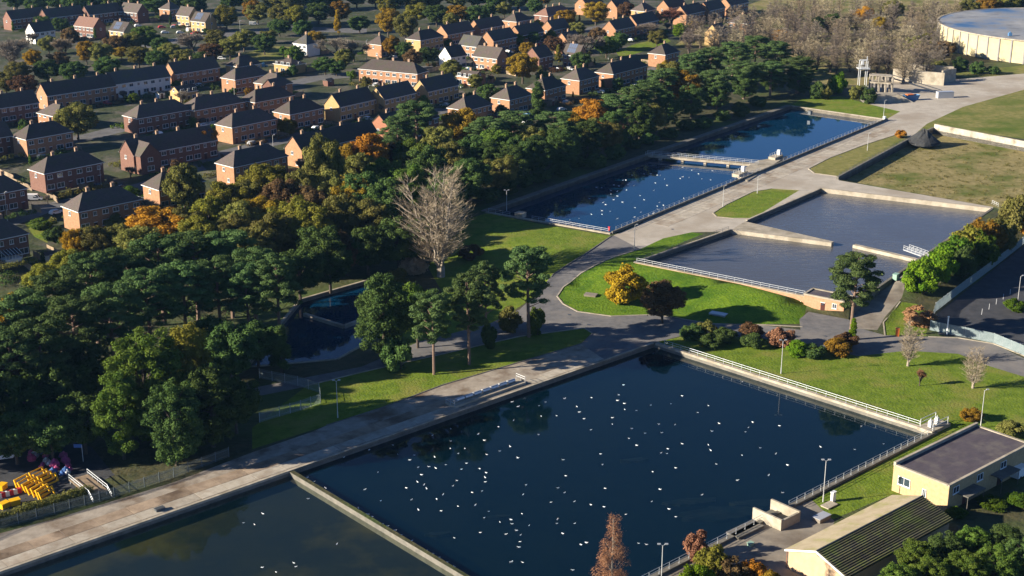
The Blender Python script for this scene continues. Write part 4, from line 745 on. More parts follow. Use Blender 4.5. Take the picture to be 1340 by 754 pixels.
def house(ax, ay, L, az, roof, wall, label, D=9.2, right=False, rmat='roof_brown', eave=6.3, ridge=10.2, chims=None, extra=None, group='houses of the estate', name='brick_house', detail=True):
    if roof == 'g' and ridge == 10.2: D = min(D, 8.4) if D != 10 else 10; ridge = 10.6
    a = R(az); dx, dy = math.cos(a), math.sin(a)
    x0, y0 = G(ax, ay, UP + ridge)
    off = L / 2 - (D * .46 if roof == 'h' else 0)
    sg = -1 if right else 1
    cx, cy = x0 + sg * dx * off, y0 + sg * dy * off
    t = thing(name, label, 'house', (cx, cy, UP), a, group)
    h2, d2 = L / 2, D / 2
    mb = MB()
    if roof == 'g':
        vs = []
        for x in (-h2, h2): vs += [(x, -d2, -.3), (x, d2, -.3), (x, d2, eave), (x, 0, ridge - .22), (x, -d2, eave)]
        mb.add(vs, [(0, 4, 3, 2, 1), (5, 6, 7, 8, 9), (0, 5, 9, 4), (1, 2, 7, 6), (0, 1, 6, 5)])
    else: mb.box((0, 0, (eave - .3) / 2), (L, D, eave + .3))
    mb.build('wall', wall, t)
    ov = .38; sl_ = (ridge - eave) / d2; ez = eave - ov * sl_ * (1 if roof == 'g' else .4); mb = MB(); wo = d2 + ov
    if roof == 'g':
        ho = h2 + .22; th = .2
        sec = [(-wo, ez + .05), (0, ridge), (wo, ez + .05), (wo, ez - th + .05), (0, ridge - th - .02), (-wo, ez - th + .05)]
        vs = [(-ho, y, z) for y, z in sec] + [(ho, y, z) for y, z in sec]
        mb.add(vs, [(5, 4, 1, 0), (4, 3, 2, 1), (6, 7, 10, 11), (7, 8, 9, 10)] + [(i, (i + 1) % 6, 6 + (i + 1) % 6, 6 + i) for i in range(6)])
    else:
        ho = h2 + ov; rr = max(.3, h2 - D * .46)
        vs = [(-ho, -wo, ez), (ho, -wo, ez), (ho, wo, ez), (-ho, wo, ez), (-rr, 0, ridge), (rr, 0, ridge)]
        mb.add(vs, [(0, 1, 5, 4), (1, 2, 5), (2, 3, 4, 5), (3, 0, 4), (3, 2, 1, 0)])
    ro = mb.build('roof', rmat, t)
    fb = MB(); zf = ez - .16
    if roof == 'g':
        for sgn in (-1, 1): fb.box((0, sgn * (wo + .04), zf + .06), (L + .4, .1, .2))
    else:
        for sgn in (-1, 1): fb.box((0, sgn * (wo - .02), zf + .05), (2 * ho, .12, .2)); fb.box((sgn * (ho - .02), 0, zf + .05), (.12, 2 * wo - .26, .2))
    fb.build('gutter', 'frame_white', t)
    nc = chims if chims is not None else max(1, round(L / 9))
    for i in range(nc):
        xx = (-L / 2 + L * (i + .5) / nc) if nc > 1 else random.uniform(-.15, .15) * L
        if roof == 'h': xx = max(-rr, min(rr, xx * .8))
        link('chimney', CHIM, ro, (xx, .35, ridge - .15), 0)
    if detail:
        nb = max(2, round(L / 3.3)); bw = L / nb
        for i in range(nb):
            x = -h2 + bw * (i + .5); k = (i + int(ax)) % 3
            link('window', WUP if k != 1 else WSM, t, (x, -d2, 4.75))
            if k == 1: link('door', DOOR, t, (x, -d2, 1.06))
            else: link('window', WLO, t, (x, -d2, 1.6))
        e = -1 if az > 0 else 1
        link('window', WSM, t, (e * h2, .6, 4.7), R(90) * e); 
        if int(ax) % 2: link('window', WSM, t, (e * h2, -1.6, 1.4), R(90) * e)
    if extra: extra(t, L, D, eave, ridge)
    for k_, sd_ in enumerate((-1, 1)):
        xx_ = sd_ * (h2 + .9) if k_ else random.uniform(-.1, .1) * L; lf_ = random.uniform(5.5, 8); n_ = int(lf_ / 1.8); yb_ = d2 * 1.02
        ft_ = thing('garden_fence', ' '.join((f'garden fence {"beside" if k_ else "dividing plot of"} ' + label).split()[:16]), 'fence', (cx + dx * xx_ - dy * yb_, cy + dy * xx_ + dx * yb_, UP), a + R(90), 'garden fences')
        for i_ in range(n_): link('panel', FPAN, ft_, (i_ * 1.85 + .95, 0, 0)); link('post', FPOST, ft_, (i_ * 1.85, 0, 0))
        lf_ = random.uniform(4, 6); n_ = int(lf_ / 1.8)
        ft_ = thing('garden_fence', ' '.join((f'front fence {"at side" if k_ else "at middle"} of ' + label).split()[:16]), 'fence', (cx + dx * xx_ + dy * yb_, cy + dy * xx_ - dx * yb_, UP), a - R(90), 'garden fences')
        for i_ in range(n_): link('panel', FPAN, ft_, (i_ * 1.85 + .95, 0, -.7)); link('post', FPOST, ft_, (i_ * 1.85, 0, -.7))
    if not right and detail:
        cc_ = random.choice(('white_paint', 'silver_paint', 'dark_paint', 'blue_paint', 'red_paint', 'white_paint', 'silver_paint')); q_ = (random.uniform(-.35, .35) * L, -(d2 + random.uniform(4.5, 6)))
        b_, g_, w_ = CARM; ct_ = thing('parked_car', ' '.join((f'{cc_.split("_")[0]} car in front of ' + label).split()[:16]), 'car', (cx + dx * q_[0] - dy * q_[1], cy + dy * q_[0] + dx * q_[1], UP), a + random.choice((0, R(90), R(-90))), 'cars at the houses')
        o_ = link('body', b_, ct_); o_.material_slots[0].link = 'OBJECT'; o_.material_slots[0].material = M[cc_]; link('glazing', g_, ct_)
        for m_ in w_: link('wheel', m_, ct_)
    for sd_, word in ((-1, 'front'), (1, 'back')):
        bl_ = []; yy = sd_ * (d2 + random.uniform(6.0, 8.5)); n_ = int(L / 1.1)
        for i_ in range(n_ + 6): 
            if i_ < n_: q_ = (-h2 + i_ * 1.1, yy)
            else: q_ = (random.uniform(-h2, h2), yy - sd_ * random.uniform(.5, 4.5))
            if random.random() < .22: continue
            r_ = random.uniform(.6, .95) * (1 if i_ < n_ else 1.25); bl_.append((cx + dx * q_[0] - dy * q_[1], cy + dy * q_[0] + dx * q_[1], UP + r_ * .75, r_, r_, r_))
        if word == 'front' or random.random() < .6:
            q_ = (random.choice((-1, 1)) * (h2 + random.uniform(1.5, 3)), sd_ * (d2 + random.uniform(1, 5))); kd_ = random.choice(('bush', 'oak', 'bush', 'twig', 'cone')); hh_ = random.uniform(3, 6.5); w0_ = {'bush': 1.2, 'oak': .9, 'twig': .8, 'cone': .45}[kd_] * hh_
            tree(kd_, random.choice(('l_dark', 'l_olive', 'l_green', 'l_gold', 'l_lime', 'l_dark')) if kd_ != 'twig' else 't_grey', 0, 0, hh_, w0_, ' '.join((f'small tree at {word} corner of ' + label).split()[:16]), 'small garden trees', xy=(cx + dx * q_[0] - dy * q_[1], cy + dy * q_[0] + dx * q_[1]))
        me_ = leaf_cloud('garden_hedge', bl_, int(60 * len(bl_)), .22, random.choice(['l_dark', 'l_hedge', 'l_olive', 'l_dark', 'l_green', 'l_brown']))
        me_.transform(Matrix.Translation((-cx, -cy, -UP))); tag(link('garden_hedge', me_, None, (cx, cy, UP)), ' '.join((f'hedge at {word} of ' + label).split()[:16]), 'hedge', 'garden hedges')
    return t
def wing(x, w_, dep, rm='roof_brown', wl='brick_red'):
    def f(t, L, D, eave, ridge):
        d2 = D / 2; rz = eave + (ridge - eave) * w_ / D * .98
        mb = MB(); vs = []
        for y in (-d2 - dep, -.2): vs += [(x - w_ / 2, y, -.3), (x + w_ / 2, y, -.3), (x + w_ / 2, y, eave), (x, y, rz - .15), (x - w_ / 2, y, eave)]
        mb.add(vs, [(0, 1, 2, 3, 4), (9, 8, 7, 6, 5), (1, 6, 7, 2), (0, 4, 9, 5)]); o = mb.build('front_wing', wl, t)
        mb = MB(); e = .35; q = (rz - eave) / (w_ / 2) * e
        for sg in (-1, 1):
            p = [(x, -d2 - dep - .3, rz), (x, .0, rz), (x + sg * (w_ / 2 + e), .0, eave - q), (x + sg * (w_ / 2 + e), -d2 - dep - .3, eave - q)]
            mb.add(p + [(a_, b_, c_ - .16) for a_, b_, c_ in p], [(0, 1, 2, 3), (7, 6, 5, 4), (0, 3, 7, 4), (1, 5, 6, 2), (2, 6, 7, 3)])
        mb.build('wing_roof', rm, o)
        link('window', WUP, o, (x, -d2 - dep, 4.4)); link('window', WLO, o, (x, -d2 - dep, 1.5))
    return f
def solar(t, L, D, eave, ridge):
    mb = MB(); an = (ridge - eave) / (D / 2)
    for i in range(4):
        for j in range(2):
            x = -L * .3 + i * 1.15; y0 = -D / 2 + .6 + j * 1.6; y1 = y0 + 1.45; z = lambda y: ridge + y * an + .12
            mb.add([(x, y0, z(y0)), (x + 1.05, y0, z(y0)), (x + 1.05, y1, z(y1)), (x, y1, z(y1))], [(0, 1, 2, 3)])
    mb.build('solar_panel', 'solar', t)
def conserv(t, L, D, eave, ridge):
    mb = MB(); y = -D / 2 - 1.6
    mb.box((2, y, .5), (4.5, 3.1, 1.0), mi=0); mb.add([(-.3, -D / 2 - 3.3, 2.1), (4.3, -D / 2 - 3.3, 2.1), (4.3, -D / 2 - .02, 3.0), (-.3, -D / 2 - .02, 3.0)], [(0, 1, 2, 3)], 1)
    for i in range(6): mb.box((-.25 + i * .9, -D / 2 - 3.15, 1.5), (.12, .1, 1.2), mi=0); mb.tube((-.25 + i * .9, -D / 2 - 3.3, 2.15), (-.25 + i * .9, -D / 2 - .05, 3.05), .06, mi=0, n=4)
    mb.build('conservatory', ('frame_white', 'glass'), t)
HS = [
 (108, 252, 20, 45, 'h', 'brick_orange', 'brick house with lit orange end wall beside the grey street bend', {}),
 (212, 225, 16, 45, 'h', 'brick_orange', 'brick house half hidden behind the tall olive tree', {}),
 (62, 205, 21, 48, 'h', 'brick_red', 'red brick semi with white caravan in its drive', {}),
 (164, 183, 33, 46, 'g', 'brick_red', 'long red brick terrace with projecting front wing at left', dict(extra=wing(-12.2, 7.4, 3.2), rmat='roof_brown')),
 (4, 286, 16, 45, 'h', 'brick_red', 'red brick house with white conservatory at left picture edge', dict(right=True, extra=conserv)),
 (6, 229, 16, 46, 'h', 'brick_red', 'red brick house cut by left edge above the street bend', dict(right=True)),
 (38, 163, 18, 48, 'h', 'brick_orange', 'small hipped house with lit end left of the large olive tree', {}),
 (6, 158, 18, 48, 'g', 'brick_red', 'dark roofed house at left edge beside small hipped house', dict(right=True)),
 (53, 109, 31, 46, 'g', 'brick_orange', 'terrace with tall lit orange gable at far left', {}),
 (70, 135, 13, -40, 'h', 'brick_orange', 'low lit brown roofed house below the leftmost orange gable', dict(eave=5.4, ridge=8.8)),
 (42, 117, 42, 46, 'g', 'brick_red', 'long dark terrace running off the left edge', dict(right=True)),
 (139, 95, 28, 46, 'g', 'render_white', 'white gabled terrace with bare tree in front', dict(rmat='roof_grey', name='rendered_house')),
 (220, 82, 24, 48, 'g', 'brick_orange', 'terrace with tall bright orange gable right of the white one', {}),
 (228, 113, 9, 48, 'g', 'brick_tan', 'small tan gabled house below the bright orange gable', dict(D=6.5, eave=4.2, ridge=6.4)),
 (182, 137, 24, 47, 'h', 'brick_red', 'hipped brick house below the white gabled terrace', {}),
 (256, 127, 24, 48, 'h', 'brick_orange', 'hipped house right of pinkish leafless garden tree', {}),
 (308, 89, 19, 50, 'h', 'brick_orange', 'house with bright orange lower end wall, upper left middle', {}),
 (313, 73, 13, 50, 'h', 'brick_tan', 'small brown roofed house behind the bright orange end wall', {}),
 (334, 117, 20, 50, 'h', 'brick_orange', 'hipped house just below the bright orange end wall', {}),
 (304, 148, 21, 50, 'h', 'brick_orange', 'hipped house above the orange-brown garden tree', {}),
 (307, 197, 22, 48, 'h', 'brick_orange', 'hipped house touching the top of the autumn wood', {}),
 (379, 132, 17, 50, 'h', 'brick_orange', 'square hipped red semi left of the tan gable row', {}),
 (383, 178, 36, 50, 'g', 'brick_orange', 'long terrace with pinkish gable just above the tall birch', {}),
 (434, 123, 20, 53, 'g', 'brick_tan', 'leftmost house of the three tan gables in a row', dict(rmat='roof_grey')),
 (492, 114, 19, 53, 'g', 'brick_tan', 'middle house of the three tan gables in a row', dict(rmat='roof_grey')),
 (549, 104, 20, 53, 'g', 'brick_tan', 'rightmost house of the three tan gables in a row', dict(rmat='roof_grey')),
 (496, 150, 27, 52, 'g', 'tile_hung', 'terrace with wide terracotta tile-hung gable behind dark pine', dict(D=10)),
 (607, 127, 16, 53, 'h', 'brick_orange', 'hipped house behind the golden oak', {}),
 (663, 114, 15, 53, 'h', 'brick_orange', 'hipped house left of the dark pointed conifer', {}),
 (709, 102, 15, 53, 'h', 'brick_orange', 'hipped house directly behind the dark pointed conifer', {}),
 (754, 90, 15, 53, 'h', 'brick_orange', 'hipped house right of the dark pointed conifer', {}),
 (798, 82, 28, 53, 'h', 'brick_orange', 'long hipped terrace at the right end of front row', {}),
 (866, 58, 13, 53, 'h', 'brick_orange', 'end house of the estate by the grey scrub', {}),
 (487, 77, 30, -27, 'h', 'brick_orange', 'long lit terrace with brown roof and three chimneys', dict(chims=3)),
 (582, 61, 10, 46, 'g', 'render_white', 'small bright white gabled house', dict(D=8, name='rendered_house', rmat='roof_grey')),
 (626, 59, 14, -36, 'g', 'brick_orange', 'red brick pair facing the camera below small gables', {}),
 (607, 45, 11, -36, 'g', 'brick_orange', 'brown roofed house behind the bright white house', dict(rmat='roof_grey')),
 (637, 41, 19, 53, 'g', 'brick_orange', 'house with lit gable just above the red brick pair', {}),
 (620, 26, 21, 53, 'g', 'brick_orange', 'far terrace house with small lit gable, upper middle', {}),
 (577, 33, 22, 53, 'g', 'brick_orange', 'far terrace with lit gable above the white house', {}),
 (548, 40, 18, 53, 'h', 'brick_tan', 'hipped house at left end of far row', {}),
 (673, 34, 20, 53, 'g', 'brick_orange', 'far house with pale gable above bright round tree', {}),
 (673, 17, 14, 53, 'h', 'brick_orange', 'far grey hipped house behind the pale gable', {}),
 (714, 10, 24, 53, 'h', 'brick_red', 'far house with reddish hipped roof', dict(rmat='roof_red')),
 (716, 27, 15, 53, 'g', 'brick_orange', 'far house with lit gable below the reddish hipped roof', {}),
 (735, 43, 12, 53, 'g', 'brick_orange', 'orange gable house left of the pale bare tree', {}),
 (696, 62, 11, 53, 'g', 'brick_red', 'brick gable house beside the large golden tree', {}),
 (742, 57, 9, -36, 'g', 'brick_orange', 'small house with solar panels on its roof', dict(D=7, extra=solar)),
 (797, 27, 19, 53, 'g', 'brick_orange', 'dark roofed terrace behind the green verge tree', {}),
 (825, 20, 22, 53, 'g', 'brick_orange', 'terrace with lit tan gable behind grey round tree', {}),
 (800, 0, 16, 53, 'g', 'brick_orange', 'orange gable at the top edge near golden tree', {}),
 (840, 4, 12, 53, 'h', 'brick_tan', 'pale hipped roof at top between two orange gables', {}),
 (868, 0, 20, 53, 'g', 'brick_orange', 'orange gable at top edge right of the pale hipped roof', {}),
 (890, 8, 22, 55, 'g', 'brick_orange', 'leftmost house of the last brick row at top', {}),
 (920, 3, 20, 55, 'g', 'brick_orange', 'second house of the last brick row at top', {}),
 (948, -3, 24, 55, 'g', 'brick_orange', 'third house of the last brick row at top', {}),
 (932, 32, 10, 53, 'g', 'brick_tan', 'tan gable house half hidden in the thicket edge', dict(D=9)),
 (968, 19, 11, -36, 'h', 'brick_orange', 'pinkish roof in the thicket below the last row', {}),
 (400, 45, 9, -36, 'h', 'render_white', 'small white house beside golden tree, upper middle', dict(name='rendered_house', rmat='roof_grey')),
 (376, 76, 11, -36, 'h', 'brick_tan', 'small brown roofed house below small white house', dict(eave=4.2, ridge=6.4)),
 (352, 95, 13, -36, 'h', 'brick_orange', 'house with grey front gable left of the dense evergreen', dict(extra=wing(4, 6.5, 2.5, 'roof_brown', 'brick_red'))),
 (606, 91, 9, -36, 'g', 'brick_orange', 'small low house between tan gables and red pair', dict(eave=4, ridge=6)),
 (497, 46, 10, 53, 'h', 'brick_orange', 'house partly hidden behind golden tree above lit terrace', {}),
 (162, 3, 15, -33, 'g', 'brick_red', 'far red brick pair at top left, facing camera', {}),
 (222, 2, 9, 53, 'h', 'brick_orange', 'far hipped house right of the far red pair', {}),
 (237, 8, 10, -33, 'g', 'brick_tan', 'far cream sided house, left of the solar-roofed one', {}),
 (256, 15, 11, -33, 'g', 'brick_tan', 'far cream sided house with solar roof', dict(extra=solar)),
 (150, 27, 11, -33, 'g', 'brick_tan', 'far cream house with solar roof below the red pair', dict(extra=solar)),
 (104, 21, 15, -33, 'g', 'brick_red', 'far reddish terrace left of the cream house', dict(rmat='roof_red')),
 (38, 30, 12, 50, 'g', 'render_white', 'far pale gable at upper left', dict(name='rendered_house')),
 (8, 14, 22, 50, 'g', 'brick_red', 'far dark roofed terrace at upper left corner', {}),
 (55, 12, 24, 50, 'g', 'brick_red', 'far dark terrace at top left, second', {}),
 (110, 8, 22, 50, 'g', 'brick_red', 'far dark roof left of the far red pair', {}),
 (760, -4, 18, 53, 'g', 'brick_orange', 'far roof at the top edge behind golden trees', {}),
]
for ax, ay, L, az, rf, wl, lab, kw in HS: house(ax, ay, L, az, rf, wl, lab, **kw)

# ------------------------------------------------------------------ vehicles and garden clutter
def car(pxx, pyy, az, paint, label, van=False, z=None):
    x, y, zz = P3(pxx, pyy); b, g, wh = VANM if van else CARM
    t = thing('parked_van' if van else 'parked_car', label, 'van' if van else 'car', (x, y, zz), R(az), 'vehicles')
    o = link('body', b, t); o.material_slots[0].link = 'OBJECT'; o.material_slots[0].material = M[paint]; link('glazing', g, t)
    for m_ in wh: link('wheel', m_, t)
    return t
car(181, 263, 60, 'white_paint', 'white car beside brick house half hidden by olive tree')
car(74, 280, 45, 'white_paint', 'white car at the corner of the lit orange end wall')
car(267, 166, 45, 'white_paint', 'white car between two hipped houses left of orange-brown tree')
car(278, 164, 45, 'silver_paint', 'silver car beside white car between hipped houses')
car(45, 262, 10, 'white_paint', 'white camper van parked by the street at left', van=True)
car(212, 37, 20, 'red_paint', 'red car parked before the far cream houses')
car(216, 44, 20, 'white_paint', 'white car nearest the red far car')
car(228, 37, 20, 'silver_paint', 'silver car among the far parked cars')
car(236, 44, 20, 'white_paint', 'white car in the middle of far parked cars')
car(250, 41, 50, 'white_paint', 'white van right of the far parked cars', van=True)
car(181, 35, 30, 'white_paint', 'lone white car in front of far red pair')
car(240, 49, 20, 'dark_paint', 'dark car at the front of far parked cars')
car(332, 33, 10, 'white_paint', 'pale blue-white van in the far wood clearing', van=True)
car(343, 88, 15, 'blue_paint', 'bright blue van in shade of the estate', van=True)
car(325, 86, 15, 'silver_paint', 'shaded car left of the bright blue van')
car(290, 78, 0, 'white_paint', 'white car on verge behind the bright orange gable')
car(588, 124, 53, 'white_paint', 'white van behind tile-hung terrace', van=True)
car(690, 163, 30, 'white_paint', 'white car among the pine belt gardens')
car(38, 53, 20, 'white_paint', 'white far car below the far pale gable')
car(64, 54, 5, 'white_paint', 'second white far car at upper left')
car(735, 145, 40, 'silver_paint', 'silver car behind the dull golden tree')
car(640, 148, 40, 'dark_paint', 'dark car in shaded drive behind golden oak')
car(1335, 622, 42, 'white_paint', 'white van at picture edge by flat-roofed building', van=True)
car(1308, 628, 42, 'blue_paint', 'blue car in shade beside flat-roofed building')
car(8, 600, 20, 'white_paint', 'white pickup in the dark storage yard', van=True)
def garden_fence(a, b, label, hh=1.8):
    p, q = GH(*a), GH(*b); (d, l) = dirn(p, q); t = thing('garden_fence', label, 'fence', (p[0], p[1], hgt(*p)), math.atan2(d[1], d[0]), 'garden fences')
    n = max(2, int(l / 2.0)); st = l / n
    mbp = MB(); mbp.box((st / 2, 0, hh / 2), (st - .12, .06, hh)); me = mbp.mesh('panel', 'timber')
    mp = MB(); mp.box((0, 0, hh / 2 + .03), (.12, .12, hh + .1)); mpo = mp.mesh('post', 'timber')
    for i in range(n): link('panel', me, t, (i * st, 0, 0)); link('post', mpo, t, (i * st, 0, 0))
    link('post', mpo, t, (l, 0, 0))
for i, (a, b, lab) in enumerate((((6, 236), (42, 250), 'pale garden wall fence left of the white camper van'), ((58, 252), (76, 266), 'fence between street and red brick semi'), ((92, 243), (118, 250), 'yellowish fence behind the lit orange end house'), ((28, 345), (44, 358), 'fence by the conservatory at left edge'), ((62, 328), (82, 338), 'brown fence panel row above yellow shrubs'), ((0, 228), (18, 236), 'fence at left edge near red brick semi'), ((630, 160), (668, 155), 'pale fence at the foot of the pine belt'), ((470, 98), (500, 108), 'fence in front of the long lit terrace'), ((645, 92), (675, 100), 'garden fence below the red brick pair'), ((560, 96), (585, 88), 'garden fence near small white house'))): garden_fence(a, b, lab)
def shed(pxx, pyy, az, sx_, sy_, hh, m_, label, nm='garden_shed'):
    x, y, z = P3(pxx, pyy); t = thing(nm, label, 'shed', (x, y, z), R(az), 'sheds')
    mb = MB(); mb.box((0, 0, hh / 2 - .1), (sx_, sy_, hh + .2)); mb.build('wall', m_, t)
    mb = MB(); v = [(-sx_ / 2 - .15, -sy_ / 2 - .15, hh), (sx_ / 2 + .15, -sy_ / 2 - .15, hh), (sx_ / 2 + .15, 0, hh + .8), (-sx_ / 2 - .15, 0, hh + .8), (-sx_ / 2 - .15, sy_ / 2 + .15, hh), (sx_ / 2 + .15, sy_ / 2 + .15, hh)]
    mb.add(v, [(0, 1, 2, 3), (3, 2, 5, 4), (0, 3, 4), (1, 5, 2), (0, 4, 5, 1)]); mb.build('roof', 'roof_grey', t); link('door', DOOR, t, (0, -sy_ / 2, 1.0))
for q in ((66, 342, 40, 3, 2.4, 2.1, 'frame_white', 'white shed above the yellow shrubs at left'), (652, 158, 53, 6, 4, 2.4, 'brick_red', 'low red garage roof beside pine belt'), (655, 166, 53, 5, 3, 2.2, 'frame_white', 'white garden shed by the pine belt'), (720, 138, 53, 5, 3, 2.3, 'timber', 'timber shed behind orange tree'), (430, 112, 53, 4, 3, 2.4, 'brick_red', 'small red outbuilding behind left tan gable'), (155, 250, 45, 3, 2.4, 2.0, 'timber', 'small timber shed behind the lit orange end house'), (655, 92, 53, 4, 3, 2.2, 'brick_orange', 'small brick outbuilding below the red pair'), (325, 105, 50, 3, 2.5, 2.1, 'timber', 'timber shed below bright orange end wall'), (210, 128, 48, 3, 2.5, 2.1, 'frame_white', 'white shed below the small tan gable')): shed(*q)
x, y, z = P3(26, 262)

# ------------------------------------------------------------------ lamp posts
def lamp(pxx, pyy, H, label, arms=1, m_='lamp_metal', xy=None):
    x, y = xy or GH(pxx, pyy); t = thing('lamp_post', label, 'lamp post', (x, y, hgt(x, y)), 0, 'lamp posts')
    mb = MB(); mb.tube((0, 0, -.2), (0, 0, 1.4), .13, .12, 8); mb.tube((0, 0, 1.4), (0, 0, H), .085, .06, 8); mb.build('pole', m_, t)
    for s_ in ((1, -1)[:arms]):
        mb = MB(); mb.tube((0, 0, H - .1), (s_ * .4, 0, H + .2), .045, .04, 6); a = mb.build('arm', m_, t)
        mb = MB(); mb.box((s_ * .58, 0, H + .24), (.5, .3, .14)); mb.box((s_ * .58, 0, H + .14), (.36, .2, .06)); mb.build('lamp_head', 'silver_paint', a)
for q in ((1077, 657, 8, 'lamp post at right bank of main pond near flat-roofed building', 2), (1022, 489, 7.6, 'lamp post at the railing among the shrub row', 2), (1283, 560, 8, 'lamp post behind flat-roofed building', 1), (865, 775, 8.2, 'lamp post at bottom edge beside the russet birch', 2), (442, 547, 8, 'tall lamp post with two arms on the shaded lawn', 2), (830, 327, 7, 'dark lamp post where asphalt meets the concrete road', 1), (946, 271, 6.5, 'lamp post by the grass patch along the concrete road', 1), (1156, 155, 7, 'white lamp post at the end of the upper pond', 1), (663, 275, 6, 'lamp post at the near left corner of upper pond', 2), (729, 213, 6, 'lamp post on the shaded left bank of upper pond', 2), (991, 253, 5.5, 'lamp post right of the pond footbridge', 1), (1331, 402, 8, 'white lamp post in the car park', 1), (1135, 197, 6, 'lamp post at grass strip left of dry bed', 1), (10, 290, 9, 'tall lamp post in the street at left edge', 1), (315, 52, 10, 'tall lamp post beside the far olive tree', 1), (480, 80, 10, 'tall lamp post left of the long lit terrace', 1), (358, 203, 7, 'lamp post between hipped house and long pinkish gable terrace', 1), (133, 248, 8, 'lamp post in street beside red brick terrace wing', 1), (483, 138, 8, 'lamp post before the middle tan gable', 1), (598, 128, 8, 'lamp post before the right tan gable', 1), (277, 43, 10, 'lamp post at right of the far cream houses', 1), (163, 60, 9, 'lamp post beside the wide green verge tree', 1), (796, 78, 8, 'lamp post behind the long hipped terrace', 1), (307, 128, 7, 'lamp post below the bright orange end wall house', 1), (400, 365, 6, 'thin lamp post in shade of the wood by small pond', 1)): lamp(*q)

# ------------------------------------------------------------------ railings and fences
mb = MB(); mb.tube((0, 0, -.05), (0, 0, 1.12), .045, n=6); mb.box((0, 0, .01), (.2, .2, .04)); RPOST = {k: mb.mesh('post', k) for k in ('rail', 'white_rail', 'steel_dark')}
def railing(p, q, label, z0=None, z1=None, m_='rail', sp=2.4, rails=(1.1, .6), hs=1.0):
    (d, l) = dirn(p, q); z0 = hgt(*p) if z0 is None else z0; z1 = z0 if z1 is None else z1
    t = thing('railing', label, 'railing', (p[0], p[1], z0), math.atan2(d[1], d[0]), 'railings'); n = max(1, round(l / sp))
    for i in range(n + 1):
        o = link('post', RPOST[m_], t, (l * i / n, 0, (z1 - z0) * i / n)); o.scale = (1, 1, hs)
    for r in rails:
        mb = MB(); mb.tube((-.05, 0, r * hs), (l + .05, 0, r * hs + z1 - z0), .04, n=6); mb.build('rail', m_, t)
def lerp(a, b, k): return (a[0] + (b[0] - a[0]) * k, a[1] + (b[1] - a[1]) * k)
RA, RB = (83.1, 255.6), (6.7, 184.9)
kk = lambda px_, py_: (Vector(GH(px_, py_)) - Vector(RA)).length / (Vector(RB) - Vector(RA)).length
k1, k2 = kk(1025, 663), kk(990, 680)
railing(lerp(RA, RB, .005), lerp(RA, RB, k1), 'railing on right bank of main pond up to concrete chamber', .45)
railing(lerp(RA, RB, k2), lerp(RA, RB, .99), 'railing on right bank below concrete chamber to bottom edge', .45)
T0, T1 = (33.3, 305.4), (82.9, 256.1)
railing(lerp(T0, T1, .03), lerp(T0, T1, .955), 'long railing along the back edge of main pond', .22)
u0, u1, u2, u3 = PONDU
ci = lambda a, b, k, o: (lerp(a, b, k)[0] + o[0], lerp(a, b, k)[1] + o[1])
of = (-.2, -.4)
railing(ci(u0, u1, .02, of), ci(u0, u1, .20, of), 'short railing at near left corner of upper pond', UP + .35)
railing(ci(u0, u1, .38, of), ci(u0, u1, .98, of), 'railing along near edge of upper pond', UP + .35)
(dq_, lq_) = dirn(u1, u2); on = (dq_[1] * .25, -dq_[0] * .25)
railing(ci(u1, u2, .01, on), ci(u1, u2, .46, on), 'railing on parapet of upper pond before the footbridge', UP + .75, sp=3, rails=(1.1, .55), hs=.9)
railing(ci(u1, u2, .545, on), ci(u1, u2, .98, on), 'railing on parapet of upper pond beyond the footbridge', UP + .75, sp=3, hs=.9)
B0, B1 = G(846, 203, UP), G(1003, 217, UP)
bt = thing('footbridge', 'pale concrete footbridge crossing the upper pond', 'footbridge', (0, 0, 0))
mb = MB(); mb.prism(seg_poly(B0, B1, 2.6), 2.0, UP + .3); mb.build('deck', 'concrete', bt)
mb = MB(); mb.prism([G(960, 229, UP), G(992, 211, UP), G(1030, 205, UP), G(978, 238, UP)], 1.9, UP + .28); mb.build('landing', 'concrete', bt)
for k in (.12, .31, .5, .69, .88):
    c = lerp(B0, B1, k); mb = MB(); mb.box((c[0], c[1], .8), (.9, 1.8, 2.6), math.atan2(B1[1] - B0[1], B1[0] - B0[0])); mb.build('pier', 'concrete', bt)
(db, lb) = dirn(B0, B1); nb_ = (-db[1], db[0])
for s_, lab in ((1.15, 'railing on the far side of the footbridge'), (-1.15, 'railing on the near side of the footbridge')):
    railing((B0[0] + nb_[0] * s_, B0[1] + nb_[1] * s_), (B1[0] + nb_[0] * s_ - db[0] * 3, B1[1] + nb_[1] * s_ - db[1] * 3), lab, UP + .3)
railing(W(.3, -.45), W(48.3, -.45), 'long railing on the pink brick tank wall', UP + .28)
railing(ci(TANK[0], TANK[1], .03, (-.25, .2)), ci(TANK[0], TANK[1], .98, (-.25, .2)), 'thin railing along left side of near filter tank', UP + .25, m_='steel_dark', sp=3, hs=.8)
railing(ci(BED[0], BED[1], .02, (-.25, .2)), ci(BED[0], BED[1], .95, (-.25, .2)), 'thin railing on left wall of the dry bed', UP + .9, m_='steel_dark', sp=3, hs=.8)
wk = thing('walkway', 'white railed walkway at right end of the filter tank cross wall', 'walkway', (0, 0, 0))
wa, wb = G(1186, 327, UP - .2), G(1222, 340, UP - .2)
mb = MB(); mb.prism(seg_poly(wa, wb, 2.2), UP - .18, UP + .05); mb.build('deck', 'rail', wk)
(dw, lw) = dirn(wa, wb); nw = (-dw[1], dw[0])
for s_, lab in ((1, 'white railing at the back of tank walkway'), (-1, 'white railing at the front of tank walkway')): railing((wa[0] + nw[0] * s_, wa[1] + nw[1] * s_), (wb[0] + nw[0] * s_, wb[1] + nw[1] * s_), lab, UP + .05, m_='white_rail', sp=1.6)
railing(GH(1298, 268), GH(1306, 272), 'tiny white railing at far right corner of filter tank', UP + .3, m_='white_rail', sp=1.2)
